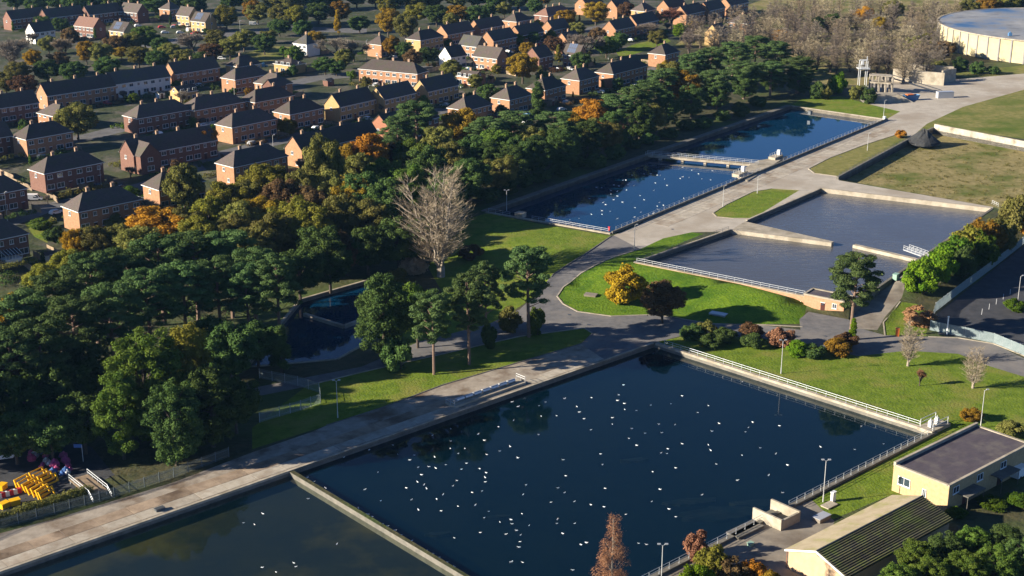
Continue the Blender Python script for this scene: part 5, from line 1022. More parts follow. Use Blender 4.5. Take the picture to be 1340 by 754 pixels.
def palisade(pts, label, hh=2.4, m_='palisade', name='palisade_fence', pitch=.17, pw=.075, bay=2.75):
    t = thing(name, label, 'fence', (pts[0][0], pts[0][1], 0), 0, 'security fences')
    for a, b in zip(pts, pts[1:]):
        (d, l) = dirn(a, b); n = max(1, round(l / bay)); ang = math.atan2(d[1], d[0])
        mb = MB()
        for i in range(int(l / n / pitch)): mb.box(((i + .5) * pitch, 0, hh / 2), (pw, .02, hh))
        for z in (.4, hh - .45): mb.box((l / n / 2, .03, z), (l / n, .04, .06))
        pm = mb.mesh('panel', m_); mp = MB(); mp.box((0, .06, hh / 2), (.10, .08, hh + .1)); po = mp.mesh('post', 'wire' if m_ == 'wire' else 'rail')
        for i in range(n):
            p = lerp(a, b, i / n); z = hgt(*p); link('panel', pm, t, (p[0] - pts[0][0], p[1] - pts[0][1], z), ang); link('post', po, t, (p[0] - pts[0][0], p[1] - pts[0][1], z), ang)
    p = pts[-1]; link('post', po, t, (p[0] - pts[0][0], p[1] - pts[0][1], hgt(*p)), ang)
    return t
palisade(px((1217, 432), (1240, 437), (1262, 441), (1300, 449), (1345, 468)), 'grey palisade fence between access road and car park', pitch=.14, pw=.10)
palisade(px((1217, 432), (1224, 408), (1345, 314)), 'grey palisade fence between hedge and dark car park', pitch=.14, pw=.09)
mb = MB(); mb.tube((0, 0, 0), (0, 0, 4.4), .16, n=8); mb.box((0, 0, 4.45), (.4, .4, .12)); tag(mb.build('gate_post', 'white_paint', None, (*GH(1239, 438), 0)), 'tall white gate post in the palisade fence', 'post')
palisade([(-104, 193.5)] + px((0, 693), (72, 673), (150, 651), (228, 625), (300, 598)), 'pale wire fence along the path below the storage yard', hh=2.0, m_='wire', name='wire_fence', pitch=.16, pw=.045, bay=3)
palisade(px((340, 553), (366, 545), (394, 537), (420, 528), (418, 514), (390, 505), (340, 495)), 'pale mesh fence corner on the shaded lawn', hh=2.2, m_='palisade', name='wire_fence', pitch=.16, pw=.05, bay=3.2)

# ------------------------------------------------------------------ gulls
def gull_mesh():
    mb = MB()
    prof = [(-.34, .02, .10), (-.22, .06, .09), (-.05, .10, .08), (.10, .095, .09), (.20, .06, .13), (.25, .045, .19), (.31, .052, .235), (.36, .02, .235), (.41, .008, .225)]
    n = 7; vs = []; 
    for x, r, z in prof:
        for i in range(n): t = 2 * math.pi * i / n; vs.append((x, r * math.cos(t), z + r * .85 * math.sin(t)))
    fs = [(k * n + i, k * n + (i + 1) % n, (k + 1) * n + (i + 1) % n, (k + 1) * n + i) for k in range(len(prof) - 1) for i in range(n)]
    fs += [tuple(range(n))[::-1], tuple(range(len(vs) - n, len(vs)))]
    mb.add(vs, fs, 0)
    for s_ in (-1, 1):
        w = [(.12, s_ * .095, .10), (-.08, s_ * .125, .13), (-.34, s_ * .04, .15), (-.1, s_ * .05, .185)]; mb.add(w, [(0, 1, 2, 3) if s_ > 0 else (3, 2, 1, 0)], 1)
    return mb.mesh('gull', 'gull', 'gull_grey')
GM = gull_mesh()
def gulls(ox, oy, pts, z, label, group, sc=.82, rank=False):
    for i_, (a, b) in enumerate(sorted(pts)):
        x, y = G(ox + a * .2652, oy + b * .2652, z); o = link('gull', GM, None, (x, y, z - .03), random.uniform(-1.2, 1.2) + (0 if random.random() < .6 else 3.1)); k = sc * random.uniform(.7, 1.12); o.scale = (k, k, k); tag(o, f'{label}, {ordl(i_)} of {len(pts)}' if len(pts) < 20 and rank else label, 'gull', group)
ga, la = 'gulls on the main pond', 'white gull floating on the large dark main pond'
gulls(340, 554, [(415, 168), (540, 132), (657, 108), (680, 153), (763, 158), (740, 182), (863, 167), (782, 218), (835, 215), (868, 222), (918, 205), (940, 125), (943, 88), (1012, 125), (980, 150), (1020, 198), (995, 227), (1085, 225), (1117, 245), (1112, 268), (1113, 290), (1120, 155), (1185, 138), (1235, 115), (1272, 170), (798, 255), (778, 290), (810, 305), (823, 323), (723, 320), (748, 378), (583, 242), (518, 328), (597, 383), (783, 428), (873, 375), (904, 353), (953, 310), (973, 283), (895, 433), (978, 410), (1063, 405), (1048, 342), (1097, 335), (1130, 435), (1108, 467), (1185, 488), (1240, 475), (1245, 497), (1267, 530), (1215, 548), (1088, 540), (960, 566), (1240, 685), (942, 28), (852, 60), (1178, 18), (1077, 55), (1108, 85)], -.95, la, ga)
gulls(660, 554, [(170, 57), (28, 117), (67, 172), (108, 305), (92, 353), (87, 447), (33, 477), (122, 505), (60, 528), (80, 552), (77, 585), (72, 612), (35, 685), (90, 687), (230, 390), (265, 320), (297, 343), (303, 260), (291, 181), (345, 387), (262, 475), (260, 495), (347, 495), (288, 545), (427, 403), (492, 413), (497, 322), (485, 205), (475, 152), (427, 33), (533, 5), (630, 27), (615, 75), (653, 110), (695, 50), (763, 5), (842, 8), (778, 47), (807, 127), (803, 150), (773, 147), (878, 102), (845, 221), (732, 240), (768, 327), (727, 387), (812, 424), (846, 462), (975, 354), (1007, 107), (1018, 134), (1025, 40), (1046, 202), (1190, 43), (1204, 22), (1263, 122), (1173, 158), (1150, 282), (600, 450), (405, 590), (378, 600), (663, 593), (702, 599), (338, 725)], -.95, la, ga)
gulls(1000, 554, [(75, 13), (480, 15), (590, 102), (447, 130), (278, 117), (57, 152), (115, 207), (22, 258), (92, 343)], -.95, la, ga)
gulls(660, 360, [(38, 627), (68, 650), (172, 645), (204, 628), (182, 697), (258, 695), (297, 610), (358, 650), (370, 677), (393, 710), (430, 606), (565, 592), (558, 620), (592, 635), (594, 664), (652, 669), (533, 705), (588, 543), (723, 642), (822, 636), (877, 597), (955, 679), (1007, 645), (1060, 733), (1175, 527), (1225, 727), (45, 718)], -.95, la, ga)
gulls(340, 554, [(15, 447), (240, 373), (380, 597), (168, 690), (178, 708), (80, 735), (12, 712), (-80, 492), (-26, 500)], -.95, 'white gull floating on the dark pond left of the beam', 'gulls on the front left pond', rank=True)
gulls(340, 554, [(235, 268), (268, 288), (325, 321), (487, 420), (533, 450), (555, 462), (608, 497), (630, 508), (667, 529), (697, 551), (750, 580), (823, 627), (855, 643), (885, 662), (925, 686), (960, 707)], -.35, 'white gull perched on the pale dividing beam', 'gulls perched on the dividing beam', rank=True)
gulls(660, 180, [(630, 187), (600, 211), (585, 212), (540, 235), (565, 240), (525, 262), (525, 280), (557, 267), (603, 260), (558, 290), (540, 308), (420, 302), (487, 322), (500, 332), (482, 362), (482, 380), (523, 365), (557, 402), (583, 320), (645, 347), (673, 370), (670, 287), (690, 308), (640, 238), (610, 235), (625, 220), (722, 180), (690, 180), (755, 187), (770, 187), (790, 207), (803, 237), (745, 225), (737, 262), (853, 140), (880, 148), (925, 162), (958, 180), (975, 205), (910, 200), (880, 195), (868, 203), (1027, 165), (1018, 210), (765, 322), (785, 335), (755, 340), (758, 355), (735, 375), (713, 385), (325, 407), (370, 400), (430, 380), (643, 393), (480, 248), (455, 247), (885, 300)], 1.2, 'white gull floating on the upper pond before the footbridge', 'gulls on the upper pond', 1.0)

# ------------------------------------------------------------------ works buildings
def frame_obj(name, label, cat, xy, az, z=0): return thing(name, label, cat, (xy[0], xy[1], z), R(az))
# flat roofed building
A_ = (68.15, 230.58); fb = frame_obj('flat_roofed_building', 'buff brick building with flat purple-grey roof beside main pond', 'building', A_, 41)
LB, WB, HB = 26.5, 11.3, 5.0         # local: +x along long side, -y to the right of it
mb = MB(); mb.box((LB / 2, -WB / 2, (HB - .4) / 2), (LB, WB, HB + .4 - .01)); mb.build('wall', 'buff_brick', fb)
mb = MB(); mb.box((LB / 2, -WB / 2, HB + .02), (LB - .5, WB - .5, .08)); mb.build('roof', 'felt', fb)
mb = MB()
for c, d in (((LB / 2, -.2, HB + .3), (LB + .1, .5, .75)), ((LB / 2, -WB + .2, HB + .08), (LB + .1, .5, .25)), ((.2, -WB / 2, HB + .09), (.5, WB - .55, .28)), ((LB - .2, -WB / 2, HB + .09), (.5, WB - .55, .28))): mb.box(c, d)
mb.build('parapet', 'concrete', fb)
WBIG = win_mesh(2.5, 1.6); WTALL = win_mesh(.8, 1.5)
link('window', WBIG, fb, (0, -2.4, 2.6), R(-90)); link('window', WTALL, fb, (0, -6.6, 2.0), R(-90))
for i, x in enumerate((2.2, 9.8, 17.5)): link('window', WUP, fb, (x, -WB, 3.7))
for x0, ln in ((2.5, 5.5), (13.5, 6.0)):
    mb = MB(); mb.box((x0 + ln / 2, -WB - 1.2, 2.9), (ln, 2.4, .2)); 
    for xx in (x0 + .2, x0 + ln - .2): mb.tube((xx, -WB - 2.2, 0), (xx, -WB - 2.2, 2.8), .06)
    mb.build('canopy', 'dark_concrete', fb); link('door', DOOR, fb, (x0 + ln / 2, -WB, 1.07))
# tiled low building in the corner
Bc = (43.85, 202.87); cb = frame_obj('tiled_building', 'low salmon building with stepped dark tile roof in the corner', 'building', Bc, 41)
LC, WC, EC, RC = 29.0, 11.8, 3.4, 5.5
vs = []
mb = MB()
for x in (.35, LC): vs += [(x, -.4, -.3), (x, -WC + .4, -.3), (x, -WC + .4, EC + .05), (x, -WC / 2, RC - .2), (x, -.4, EC + .05)]
mb.add(vs, [(0, 4, 3, 2, 1), (5, 6, 7, 8, 9), (0, 5, 9, 4), (1, 2, 7, 6)]); mb.build('wall', 'salmon_render', cb)
mb = MB(); p = [(0, .1, EC - .02), (LC + .2, .1, EC - .02), (LC + .2, -WC / 2, RC), (0, -WC / 2, RC)]
mb.add(p + [(a, b, c - .16) for a, b, c in p], [(0, 1, 2, 3), (7, 6, 5, 4), (0, 3, 7, 4), (1, 5, 6, 2), (0, 4, 5, 1)]); mb.build('pale_roof_slope', 'sheet_pale', cb)
rs = MB(); p = [(0.05, -WC / 2, RC - .14), (LC + .15, -WC / 2, RC - .14), (LC + .15, -WC - .1, EC - .2), (0.05, -WC - .1, EC - .2)]
rs.add(p + [(a, b, c - .14) for a, b, c in p], [(3, 2, 1, 0), (4, 5, 6, 7), (0, 1, 5, 4), (2, 3, 7, 6), (0, 4, 7, 3), (1, 2, 6, 5)]); rso = rs.build('dark_roof_slope', 'course', cb)
nC = 15
for i in range(nC):
    y0 = -WC / 2 - (WC / 2 + .1) * i / nC; y1 = -WC / 2 - (WC / 2 + .1) * (i + 1.12) / nC; zz = lambda y: RC + (EC - RC) * (-y - WC / 2) / (WC / 2 + .1)
    q = MB(); v = [(.05, y0, zz(y0) - .04), (LC + .15, y0, zz(y0) - .04), (LC + .15, y1, zz(y1) + .15), (.05, y1, zz(y1) + .15)]
    q.add(v + [(a, b, c - .07) for a, b, c in v], [(3, 2, 1, 0), (4, 5, 6, 7), (0, 1, 5, 4), (2, 3, 7, 6), (0, 4, 7, 3), (1, 2, 6, 5)]); q.build('tile_course', 'course', rso)
mb = MB(); mb.tube((-.05, -WC / 2, RC + .06), (LC + .2, -WC / 2, RC + .06), .13, n=6); mb.build('ridge', 'dark_concrete', cb)
mb = MB()
for (ya, za), (yb, zb) in (((.15, EC - .1), (-WC / 2, RC + .0)), ((-WC / 2, RC), (-WC - .15, EC - .1))):
    mb.add([(-.06, ya, za - .28), (-.06, yb, zb - .28), (-.06, yb, zb + .02), (-.06, ya, za + .02), (.06, ya, za - .28), (.06, yb, zb - .28), (.06, yb, zb + .02), (.06, ya, za + .02)], [(0, 3, 2, 1), (4, 5, 6, 7), (0, 1, 5, 4), (3, 7, 6, 2), (0, 4, 7, 3), (1, 2, 6, 5)])
mb.build('bargeboard', 'frame_white', cb)
mb = MB(); mb.tube((.28, -.15, 0), (.28, -.15, EC - .1), .06, n=6); mb.build('downpipe', 'tile_hung', cb); mb = MB(); mb.box((.33, -WC / 2 - .3, RC - .75), (.08, .45, .4)); mb.build('vent', 'dark_concrete', cb)
# pump house
ph = frame_obj('pump_house', 'small pink brick pump house with dark flat roof at filter tank', 'building', W(48.6, -1.6), -35.2)
mb = MB(); mb.box((5.2, 2.6, 1.5), (10.4, 5.2, 3.6)); mb.build('wall', 'pink_brick', ph)
mb = MB(); mb.box((5.2, 2.6, 3.36), (9.8, 4.6, .1)); mb.build('roof', 'felt', ph)
mb = MB()
for c, d in (((5.2, .05, 3.45), (10.6, .5, .35)), ((5.2, 5.15, 3.45), (10.6, .5, .35)), ((.05, 2.6, 3.46), (.5, 4.5, .36)), ((10.35, 2.6, 3.46), (.5, 4.5, .36))): mb.box(c, d)
mb.build('parapet', 'concrete', ph); link('door', DOOR, ph, (5.0, 0, 1.1)); link('window', WSM, ph, (8.0, 0, 1.9))
# round tank
tc_ = (289.0, 729.0); RT = 69.0; HT = 11.0
rt = frame_obj('round_tank', 'huge round cream panelled tank with flat weathered roof', 'tank', tc_, 0, UP)
n = 66; mb = MB(); mb.lathe([(RT - .6, -.5), (RT - .6, HT - .3)], 132); mb.build('shell', 'pilaster', rt)
pm = None
for i in range(n):
    t0 = 2 * math.pi * i / n; t1 = 2 * math.pi * (i + 1) / n
    if pm is None:
        mp = MB(); ln = 2 * RT * math.sin(math.pi / n); mp.box((0, 0, HT / 2 - .2), (.5, ln - .9, HT - .6)); pm = mp.mesh('wall_panel', 'tank_panel')
        mq = MB(); mq.box((.1, 0, HT / 2), (.9, .75, HT)); qm = mq.mesh('pilaster', 'pilaster')
    tm = (t0 + t1) / 2
    if math.cos(tm - math.atan2(-tc_[1], -tc_[0])) > -.35:
        link('wall_panel', pm, rt, ((RT - .3) * math.cos(tm), (RT - .3) * math.sin(tm), 0), tm); link('pilaster', qm, rt, ((RT - .2) * math.cos(t0), (RT - .2) * math.sin(t0), 0), t0)
mb = MB(); mb.lathe([(RT - .8, HT - .25), (RT + .6, HT - .25), (RT + .6, HT + .35), (RT - .2, HT + .35), (RT - .3, HT + .1)], 132); mb.build('rim', 'concrete', rt)
mb = MB(); vs = [(0, 0, HT + 1.3)]; k_ = 132; vs += [((RT - .4) * math.cos(2 * math.pi * i / k_), (RT - .4) * math.sin(2 * math.pi * i / k_), HT + .15) for i in range(k_)]
mb.add(vs, [(0, 1 + i, 1 + (i + 1) % k_) for i in range(k_)]); mb.build('roof', 'tank_roof', rt)
mb = MB(); mb.box((0, 0, .6), (1.6, 1.6, 1.4)); mb.lathe([(.5, 1.3), (.6, 1.5), (.1, 1.9)], 8); mb.build('roof_vent', 'blue_steel', rt, (-48, -38, HT + .5))
# concrete works at the pond end
cw = thing('concrete_works', 'open concrete inlet works with raised wall and platform', 'structure', (0, 0, 0))
a, b, c = G(1180, 108, UP), G(1235, 112, UP), G(1248, 106, UP)
mb = MB(); mb.prism(seg_poly(G(1168, 106, UP), b, 1.0), UP - .3, UP + 5.5); mb.build('wall', 'concrete', cw)
mb = MB(); mb.prism(seg_poly((b[0] + .6, b[1] + 6), G(1249, 106, UP), 1.0), UP - .3, UP + 5.6); mb.prism(seg_poly(G(1175, 98, UP), G(1247, 103, UP), 1.0), UP - .3, UP + 5.4); mb.build('rear_wall', 'concrete', cw)
pa, pb = G(1138, 120, UP), G(1166, 122, UP)
mb = MB(); mb.prism(seg_poly(pa, pb, 6.0), UP + 4.2, UP + 4.8); mb.prism(seg_poly(pa, pb, 5.4), UP + 7.3, UP + 7.5); mb.build('platform', 'concrete', cw)
for k in (.04, .35, .66, .97):
    for s_ in (-2.3, 2.3):
        q = lerp(pa, pb, k); mb = MB(); mb.box((q[0], q[1] + s_, UP + 3.6), (.7, .7, 7.4)); mb.build('column', 'concrete', cw)
mb = MB(); s0, s1 = G(1162, 121, UP), G(1232, 124, UP)
for s_ in (-.7, .7): mb.tube((s0[0], s0[1] + s_, UP + 6.5), (s1[0], s1[1] + s_, UP + .6), .22, n=6); mb.tube((s0[0], s0[1] + s_, UP + 7.9), (s1[0], s1[1] + s_, UP + 1.9), .1, n=5)
for i in range(24):
    k = i / 23; mb.box((s0[0] + (s1[0] - s0[0]) * k, s0[1] + (s1[1] - s0[1]) * k, UP + 6.6 - 5.9 * k), (1.2, 1.5, .08))
mb.build('stair', 'steel_dark', cw)
mb = MB(); q = G(1150, 133, UP); mb.add([(q[0] - 3, q[1] - 2, UP), (q[0] + 14, q[1] - 2, UP), (q[0] + 14, q[1] + 5, UP), (q[0] - 3, q[1] + 5, UP), (q[0] - 1, q[1] - 1, UP + 3.2), (q[0] + 8, q[1] + 0, UP + 3.0), (q[0] + 8, q[1] + 4, UP + 3.0), (q[0] - 1, q[1] + 4, UP + 3.2)], [(0, 1, 5, 4), (1, 2, 6, 5), (2, 3, 7, 6), (3, 0, 4, 7), (4, 5, 6, 7)]); mb.build('ramp_block', 'concrete', cw)
q = G(1192, 131, UP); sk = thing('skip', 'blue skip with orange lid before the concrete works', 'skip', (q[0], q[1], UP), R(15))
mb = MB(); v = [(-2.4, -1.2, 0), (2.4, -1.2, 0), (2.4, 1.2, 0), (-2.4, 1.2, 0), (-3.4, -1.4, 2.2), (3.4, -1.4, 2.2), (3.4, 1.4, 2.2), (-3.4, 1.4, 2.2)]; mb.add(v, [(3, 2, 1, 0), (0, 1, 5, 4), (1, 2, 6, 5), (2, 3, 7, 6), (3, 0, 4, 7)]); mb.box((0, 0, 1.4), (5, 2.5, .1)); mb.build('body', 'blue_steel', sk)
mb = MB(); mb.box((-.6, .2, 2.3), (3.0, 2.0, .35)); mb.build('lid', 'orange_paint', sk)
q = G(1236, 128, UP); mb = MB(); mb.box((0, 0, 1.3), (7, 2.4, 2.6)); mb.box((0, 0, 2.65), (7.1, 2.5, .1)); tag(mb.build('steel_container', 'silver_paint', None, (q[0], q[1], UP), R(10)), 'grey steel container at right end of concrete works', 'container')
q = GH(1128, 112); gt_ = thing('gantry', 'white steel gantry tower behind bushes at pond end', 'gantry', (q[0], q[1], UP))
for sx_ in (-1.5, 1.5):
    for sy_ in (-1.5, 1.5): mb = MB(); mb.tube((sx_, sy_, 0), (sx_, sy_, 11), .16, n=6); mb.build('leg', 'white_rail', gt_)
mb = MB(); mb.box((0, 0, 7.6), (5.2, 4.4, .25)); 
for z in (8.2, 8.8): 
    for s_ in (-2.1, 2.1): mb.tube((-2.5, s_, z), (2.5, s_, z), .07)
mb.build('platform', 'white_rail', gt_); mb = MB(); mb.box((0, 0, 11.2), (3.4, .5, .5)); mb.box((-.4, 0, 10.1), (.9, .9, 1.8)); mb.box((1.4, 0, 12), (.3, .3, 1.6)); mb.build('hoist', 'white_rail', gt_)

# ------------------------------------------------------------------ small fittings
sl_ = thing('sluice_platform', 'raised concrete sluice platform with grey rollers beside main pond', 'sluice', (0, 0, 0))
ang = math.atan2(305.4 - 238.9, 32.6 + 40.5); s0 = GH(596, 535); s1 = GH(688, 503)
(ds, ls) = dirn(s0, s1); ns = (-ds[1], ds[0])
mb = MB(); mb.prism([s0, s1, (s1[0] + ns[0] * 3.2, s1[1] + ns[1] * 3.2), (s0[0] + ns[0] * 3.2, s0[1] + ns[1] * 3.2)], -.1, .5); mb.build('deck', 'concrete', sl_)
for i in range(7):
    c0 = (s0[0] + ds[0] * (1.6 + i * (ls - 3) / 7) + ns[0] * 1.7, s0[1] + ds[1] * (1.6 + i * (ls - 3) / 7) + ns[1] * 1.7)
    mb = MB(); mb.tube((c0[0], c0[1], .95), (c0[0] + ds[0] * 2.0, c0[1] + ds[1] * 2.0, .95), .42, n=10); mb.tube((c0[0] - ds[0] * .2, c0[1] - ds[1] * .2, .95), (c0[0], c0[1], .95), .12, n=6); mb.build('roller', 'silver_paint', sl_)
for k, lab in ((.0, 'small end railing at left of sluice platform'), (1.0, 'small end railing at right of sluice platform')):
    c0 = lerp(s0, s1, k); railing((c0[0] + ns[0] * .2, c0[1] + ns[1] * .2), (c0[0] + ns[0] * 3, c0[1] + ns[1] * 3), lab, .5, sp=1.4)
q = G(1222, 558, .4); vg = thing('valve_frame', 'white railed valve frame at right corner of main pond', 'valve frame', (q[0], q[1], 0), R(41))
mb = MB(); mb.box((0, 0, .35), (6.5, 3.4, .7)); mb.build('base', 'concrete', vg)
for x in (-2.6, 2.6):
    for y in (-1.4, 1.4): mb = MB(); mb.tube((x, y, .6), (x, y, 2.3), .07, n=6); mb.build('post', 'white_rail', vg)
for y in (-1.4, 1.4):
    for z in (1.5, 2.25): mb = MB(); mb.tube((-2.6, y, z), (2.6, y, z), .06, n=6); mb.build('rail', 'white_rail', vg)
for x in (-1.3, 0.9): mb = MB(); mb.box((x, 0, 1.3), (.7, .7, 1.3)); mb.lathe([(.35, 1.95), (.35, 2.1), (.08, 2.15), (.08, 2.5)], 10, (x, 0, 0)); mb.build('valve', 'white_rail', vg)
ck = GH(1006, 676); cc = thing('concrete_chamber', 'open concrete outlet chamber on right bank of main pond', 'chamber', (ck[0], ck[1], 0), R(41))
for c, d in (((-2.4, -1.6, .9), (.4, 6.2, 2.2)), ((2.4, -1.6, .9), (.4, 6.2, 2.2)), ((0, -4.5, .8), (4.4, .4, 2.0))): mb = MB(); mb.box(c, d); mb.build('wall', 'concrete', cc)
mb = MB(); mb.box((0, -1.5, .05), (4.35, 5.4, .3)); mb.build('floor', 'dark_concrete', cc)
def boxthing(nm, pxx, pyy, az, dims, m_, label, cat, lid=None, z=0):
    x, y = GH(pxx, pyy); t = thing(nm, label, cat, (x, y, hgt(x, y) + z), R(az)); mb = MB(); mb.box((0, 0, dims[2] / 2), dims); mb.build('body', m_, t)
    mb = MB(); mb.box((0, 0, dims[2] + .05), (dims[0] + .16, dims[1] + .16, .1)); mb.build('lid', lid or m_, t); return t
boxthing('hatch_box', 1075, 680, 41, (3.0, 1.6, .7), 'yard_concrete', 'raised hatch with bright metal lid on the yard', 'hatch', 'silver_paint')
boxthing('sign_plinth', 1085, 662, 41, (2.6, 1.6, .15), 'concrete', 'flat concrete plinth on grass beside lamp post', 'plinth')
boxthing('instrument_cabinet', 1090, 656, 41, (.9, .5, 1.8), 'white_paint', 'white instrument cabinet on grass by main pond', 'cabinet')
boxthing('meter_box', 982, 714, 41, (.9, .7, .5), 'green_paint', 'small pale green box on the yard', 'box')
boxthing('culvert_slab', 975, 695, 41, (6.5, 2.6, .35), 'dark_concrete', 'long dark culvert cover on the yard below chamber', 'cover')
boxthing('green_kiosk', 1172, 366, 52, (1.6, 1.1, 1.5), 'green_paint', 'pale green kiosk at right side of filter tank', 'kiosk')
boxthing('orange_bollard_box', 1174, 440, 0, (.7, .7, 1.9), 'orange_paint', 'small orange box on verge by the access road', 'box')
boxthing('corner_block', 681, 284, -33, (2.6, 2.4, 1.3), 'concrete', 'square concrete block at near edge of upper pond', 'block')
boxthing('life_buoy_box', 797, 302, -33, (.5, .3, 1.1), 'red_paint', 'small red box at near right corner of upper pond', 'box')
boxthing('manhole', 773, 387, -20, (3.0, 2.0, .35), 'yard_concrete', 'square manhole cover on the grass bank', 'manhole')
boxthing('manhole', 940, 412, -30, (4, 2, .3), 'silver_paint', 'flat grey cover in grass below the brick tank wall', 'manhole')
boxthing('winch_box', 1157, 158, 50, (1.0, .8, 1.6), 'white_paint', 'white box at the end of upper pond', 'box')
boxthing('penstock', 1060, 150, 50, (1.6, 1.2, 1.4), 'steel_dark', 'dark penstock on far bank of upper pond', 'penstock')
boxthing('path_drain', 209, 668, 41, (1.6, .8, .45), 'steel_dark', 'small dark box at the edge of pond path', 'box')
for a, b, lab in ((968, 230, 'near pale sluice block beside the footbridge end'), (1015, 208, 'far pale sluice block beside the footbridge end')):
    t = boxthing('sluice_block', a, b, 53, (6.0, 2.6, 1.0), 'concrete', lab, 'sluice'); x, y = GH(a, b)
    for k in range(4):
        mb = MB(); mb.tube((-2.4 + k * 1.6, -1.0, 1.0), (-2.4 + k * 1.6, -1.0, 2.1), .06); mb.tube((-2.4 + k * 1.6, 1.0, 1.0), (-2.4 + k * 1.6, 1.0, 2.1), .06); mb.build('post', 'rail', t)
    for yy in (-1, 1): mb = MB(); mb.tube((-2.5, yy, 2.1), (2.5, yy, 2.1), .05); mb.build('rail', 'rail', t)
    mb = MB(); mb.box((2.2, 0, 1.9), (1.0, .9, 1.8)); mb.build('cabinet', 'white_paint', t)
# car park bays and island
for i in range(5):
    p = lerp(GH(1285, 408), GH(1322, 382), i / 4); mb = MB(); mb.box((0, 0, .006), (4.6, .12, .012)); tag(mb.build('bay_line', 'line_paint', None, (p[0], p[1], hgt(*p) + .004), R(70)), kind='structure')
mb = MB(); a, b = GH(1270, 430), GH(1345, 452); mb.prism(seg_poly(a, b, .15), hgt(*a) + .003, hgt(*a) + .012); tag(mb.build('bay_line', 'line_paint'), kind='structure')
q = GH(1208, 186); mb = MB(); sd = random.Random(3); mb.lathe([(6.2, -.3), (5.6, .5), (4.0, 1.9), (2.4, 3.3), (1.2, 4.3), (.3, 4.7)], 14); mb.v = [(x_ * sd.uniform(.86, 1.14), y_ * sd.uniform(.86, 1.14), z_ * sd.uniform(.9, 1.08)) for x_, y_, z_ in mb.v]
mat('spoil', (0.022, 0.024, 0.026), (0.045, 0.045, 0.045), 1.5, bump=.2); tag(mb.build('spoil_heap', 'spoil', None, (q[0], q[1], UP)), 'dark conical spoil heap at corner of the dry grass bed', 'heap')
for i_, (a, b) in enumerate(((770, 425), (800, 432), (745, 412), (1150, 448), (1080, 440), (880, 300), (960, 262), (1100, 205), (905, 318), (1165, 150))):
    x, y = GH(a, b); mb = MB(); mb.lathe([(.45, -.02), (.45, .035), (.40, .045)], 10); tag(mb.build('manhole_cover', 'steel_dark', None, (x, y, hgt(x, y))), ('round dark manhole cover on ' + ('asphalt junction beside main pond, right one', 'asphalt junction beside main pond, middle one', 'asphalt junction beside main pond, left one', 'access road by the lone pine, right one', 'access road by the lone pine, left one', 'concrete road, nearest to the grass bank', 'concrete road beside near grass patch', 'concrete road beside far grass strip', 'concrete apron left of near filter tank', 'concrete road at end of upper pond')[i_]), 'manhole')
# ------------------------------------------------------------------ storage yard
def barrier_mesh():
    mb = MB(); w_, h_ = 2.1, 1.15
    for a, b in (((0, h_ - .08), (w_, .16)), ((0, .1), (w_, .2)), ((-w_ / 2 + .09, h_ / 2), (.18, h_ - .3)), ((w_ / 2 - .09, h_ / 2), (.18, h_ - .3)), ((0, h_ * .55), (w_ - .36, .12))): mb.box((a[0], 0, a[1]), (b[0], .16, b[1]))
    return mb.mesh('barrier', 'yellow_plastic')
BM = barrier_mesh(); b0 = Vector(GH(31, 636)); b1 = Vector(GH(64, 652)); 
for i in range(7):
    k = i / 6; p = b0.lerp(b1, k); o = link('yellow_barrier', BM, None, (p.x, p.y, .02 + 0), R(55)); o.rotation_euler = (R(-24 + random.uniform(-6, 6)), 0, R(62 + random.uniform(-6, 6))); o.scale = (1.5, 1.6, 1.55)
    tag(o, f'yellow plastic barrier in the leaning yellow stack, {ordl(i)} of seven', 'barrier', 'stacked yellow barriers')
    if i < 4:
        o = link('yellow_barrier', BM, None, (p.x + 1.8, p.y + 3.2, .02), R(55)); o.rotation_euler = (R(-28), 0, R(55 + random.uniform(-6, 6))); o.scale = (1.5, 1.6, 1.5)
        tag(o, f'yellow plastic barrier in rear of yellow stack, {ordl(i)} of four', 'barrier', 'stacked yellow barriers')
tags = 0
for i, (a, b, m_) in enumerate(((20, 660, 'yellow_plastic'), (6, 664, 'yellow_plastic'), (3, 640, 'yellow_plastic'))):
    t = boxthing('yellow_crate', a, b, 35 + i * 20, (1.6, 1.2, .9), m_, f'loose yellow crate at left edge of the yard, {["right", "lower left", "upper left"][i]} one', 'crate')
for i in range(6):
    p = lerp(GH(-2, 652), GH(24, 645), i / 5); mb = MB(); mb.box((0, 0, .5), (1.1, .5, .8)); mb.box((0, 0, .06), (1.2, .75, .12)); tag(mb.build('water_barrier', 'red_paint' if i % 2 else 'white_paint', None, (p[0], p[1], 0), R(30)), f'{"red" if i % 2 else "white"} traffic barrier block in yard, {ordl(i)} of the row', 'barrier', 'red and white traffic barriers')
hp = 0
for i in range(26):
    a = 40 + random.uniform(0, 52); b = 606 + random.uniform(-14, 18) + (a - 65) * .1; x, y = GH(a, b); s_ = random.uniform(.7, 1.5)
    mb = MB(); sd = random.Random(i); prof = [(.45 * s_, 0), (.62 * s_, .25 * s_), (.5 * s_, .7 * s_), (.18 * s_, .9 * s_), (.1 * s_, 1.05 * s_)]; mb.lathe(prof, 7)
    mb.v = [(vx * sd.uniform(.8, 1.25), vy * sd.uniform(.8, 1.25), vz) for vx, vy, vz in mb.v]
    mm = ('pink_plastic', 'blue_plastic', 'pink_plastic', 'silver_paint')[i % 4]
    tag(mb.build('sack', mm, None, (x, y, 0), random.uniform(0, 6)), {'pink_plastic': 'pink-purple sack in the heap behind the yellow stack', 'blue_plastic': 'blue sack in the heap behind the yellow stack', 'silver_paint': 'grey sack in the heap behind the yellow stack'}[mm], 'sack', 'heap of ' + mm.split('_')[0] + ' sacks in the yard')
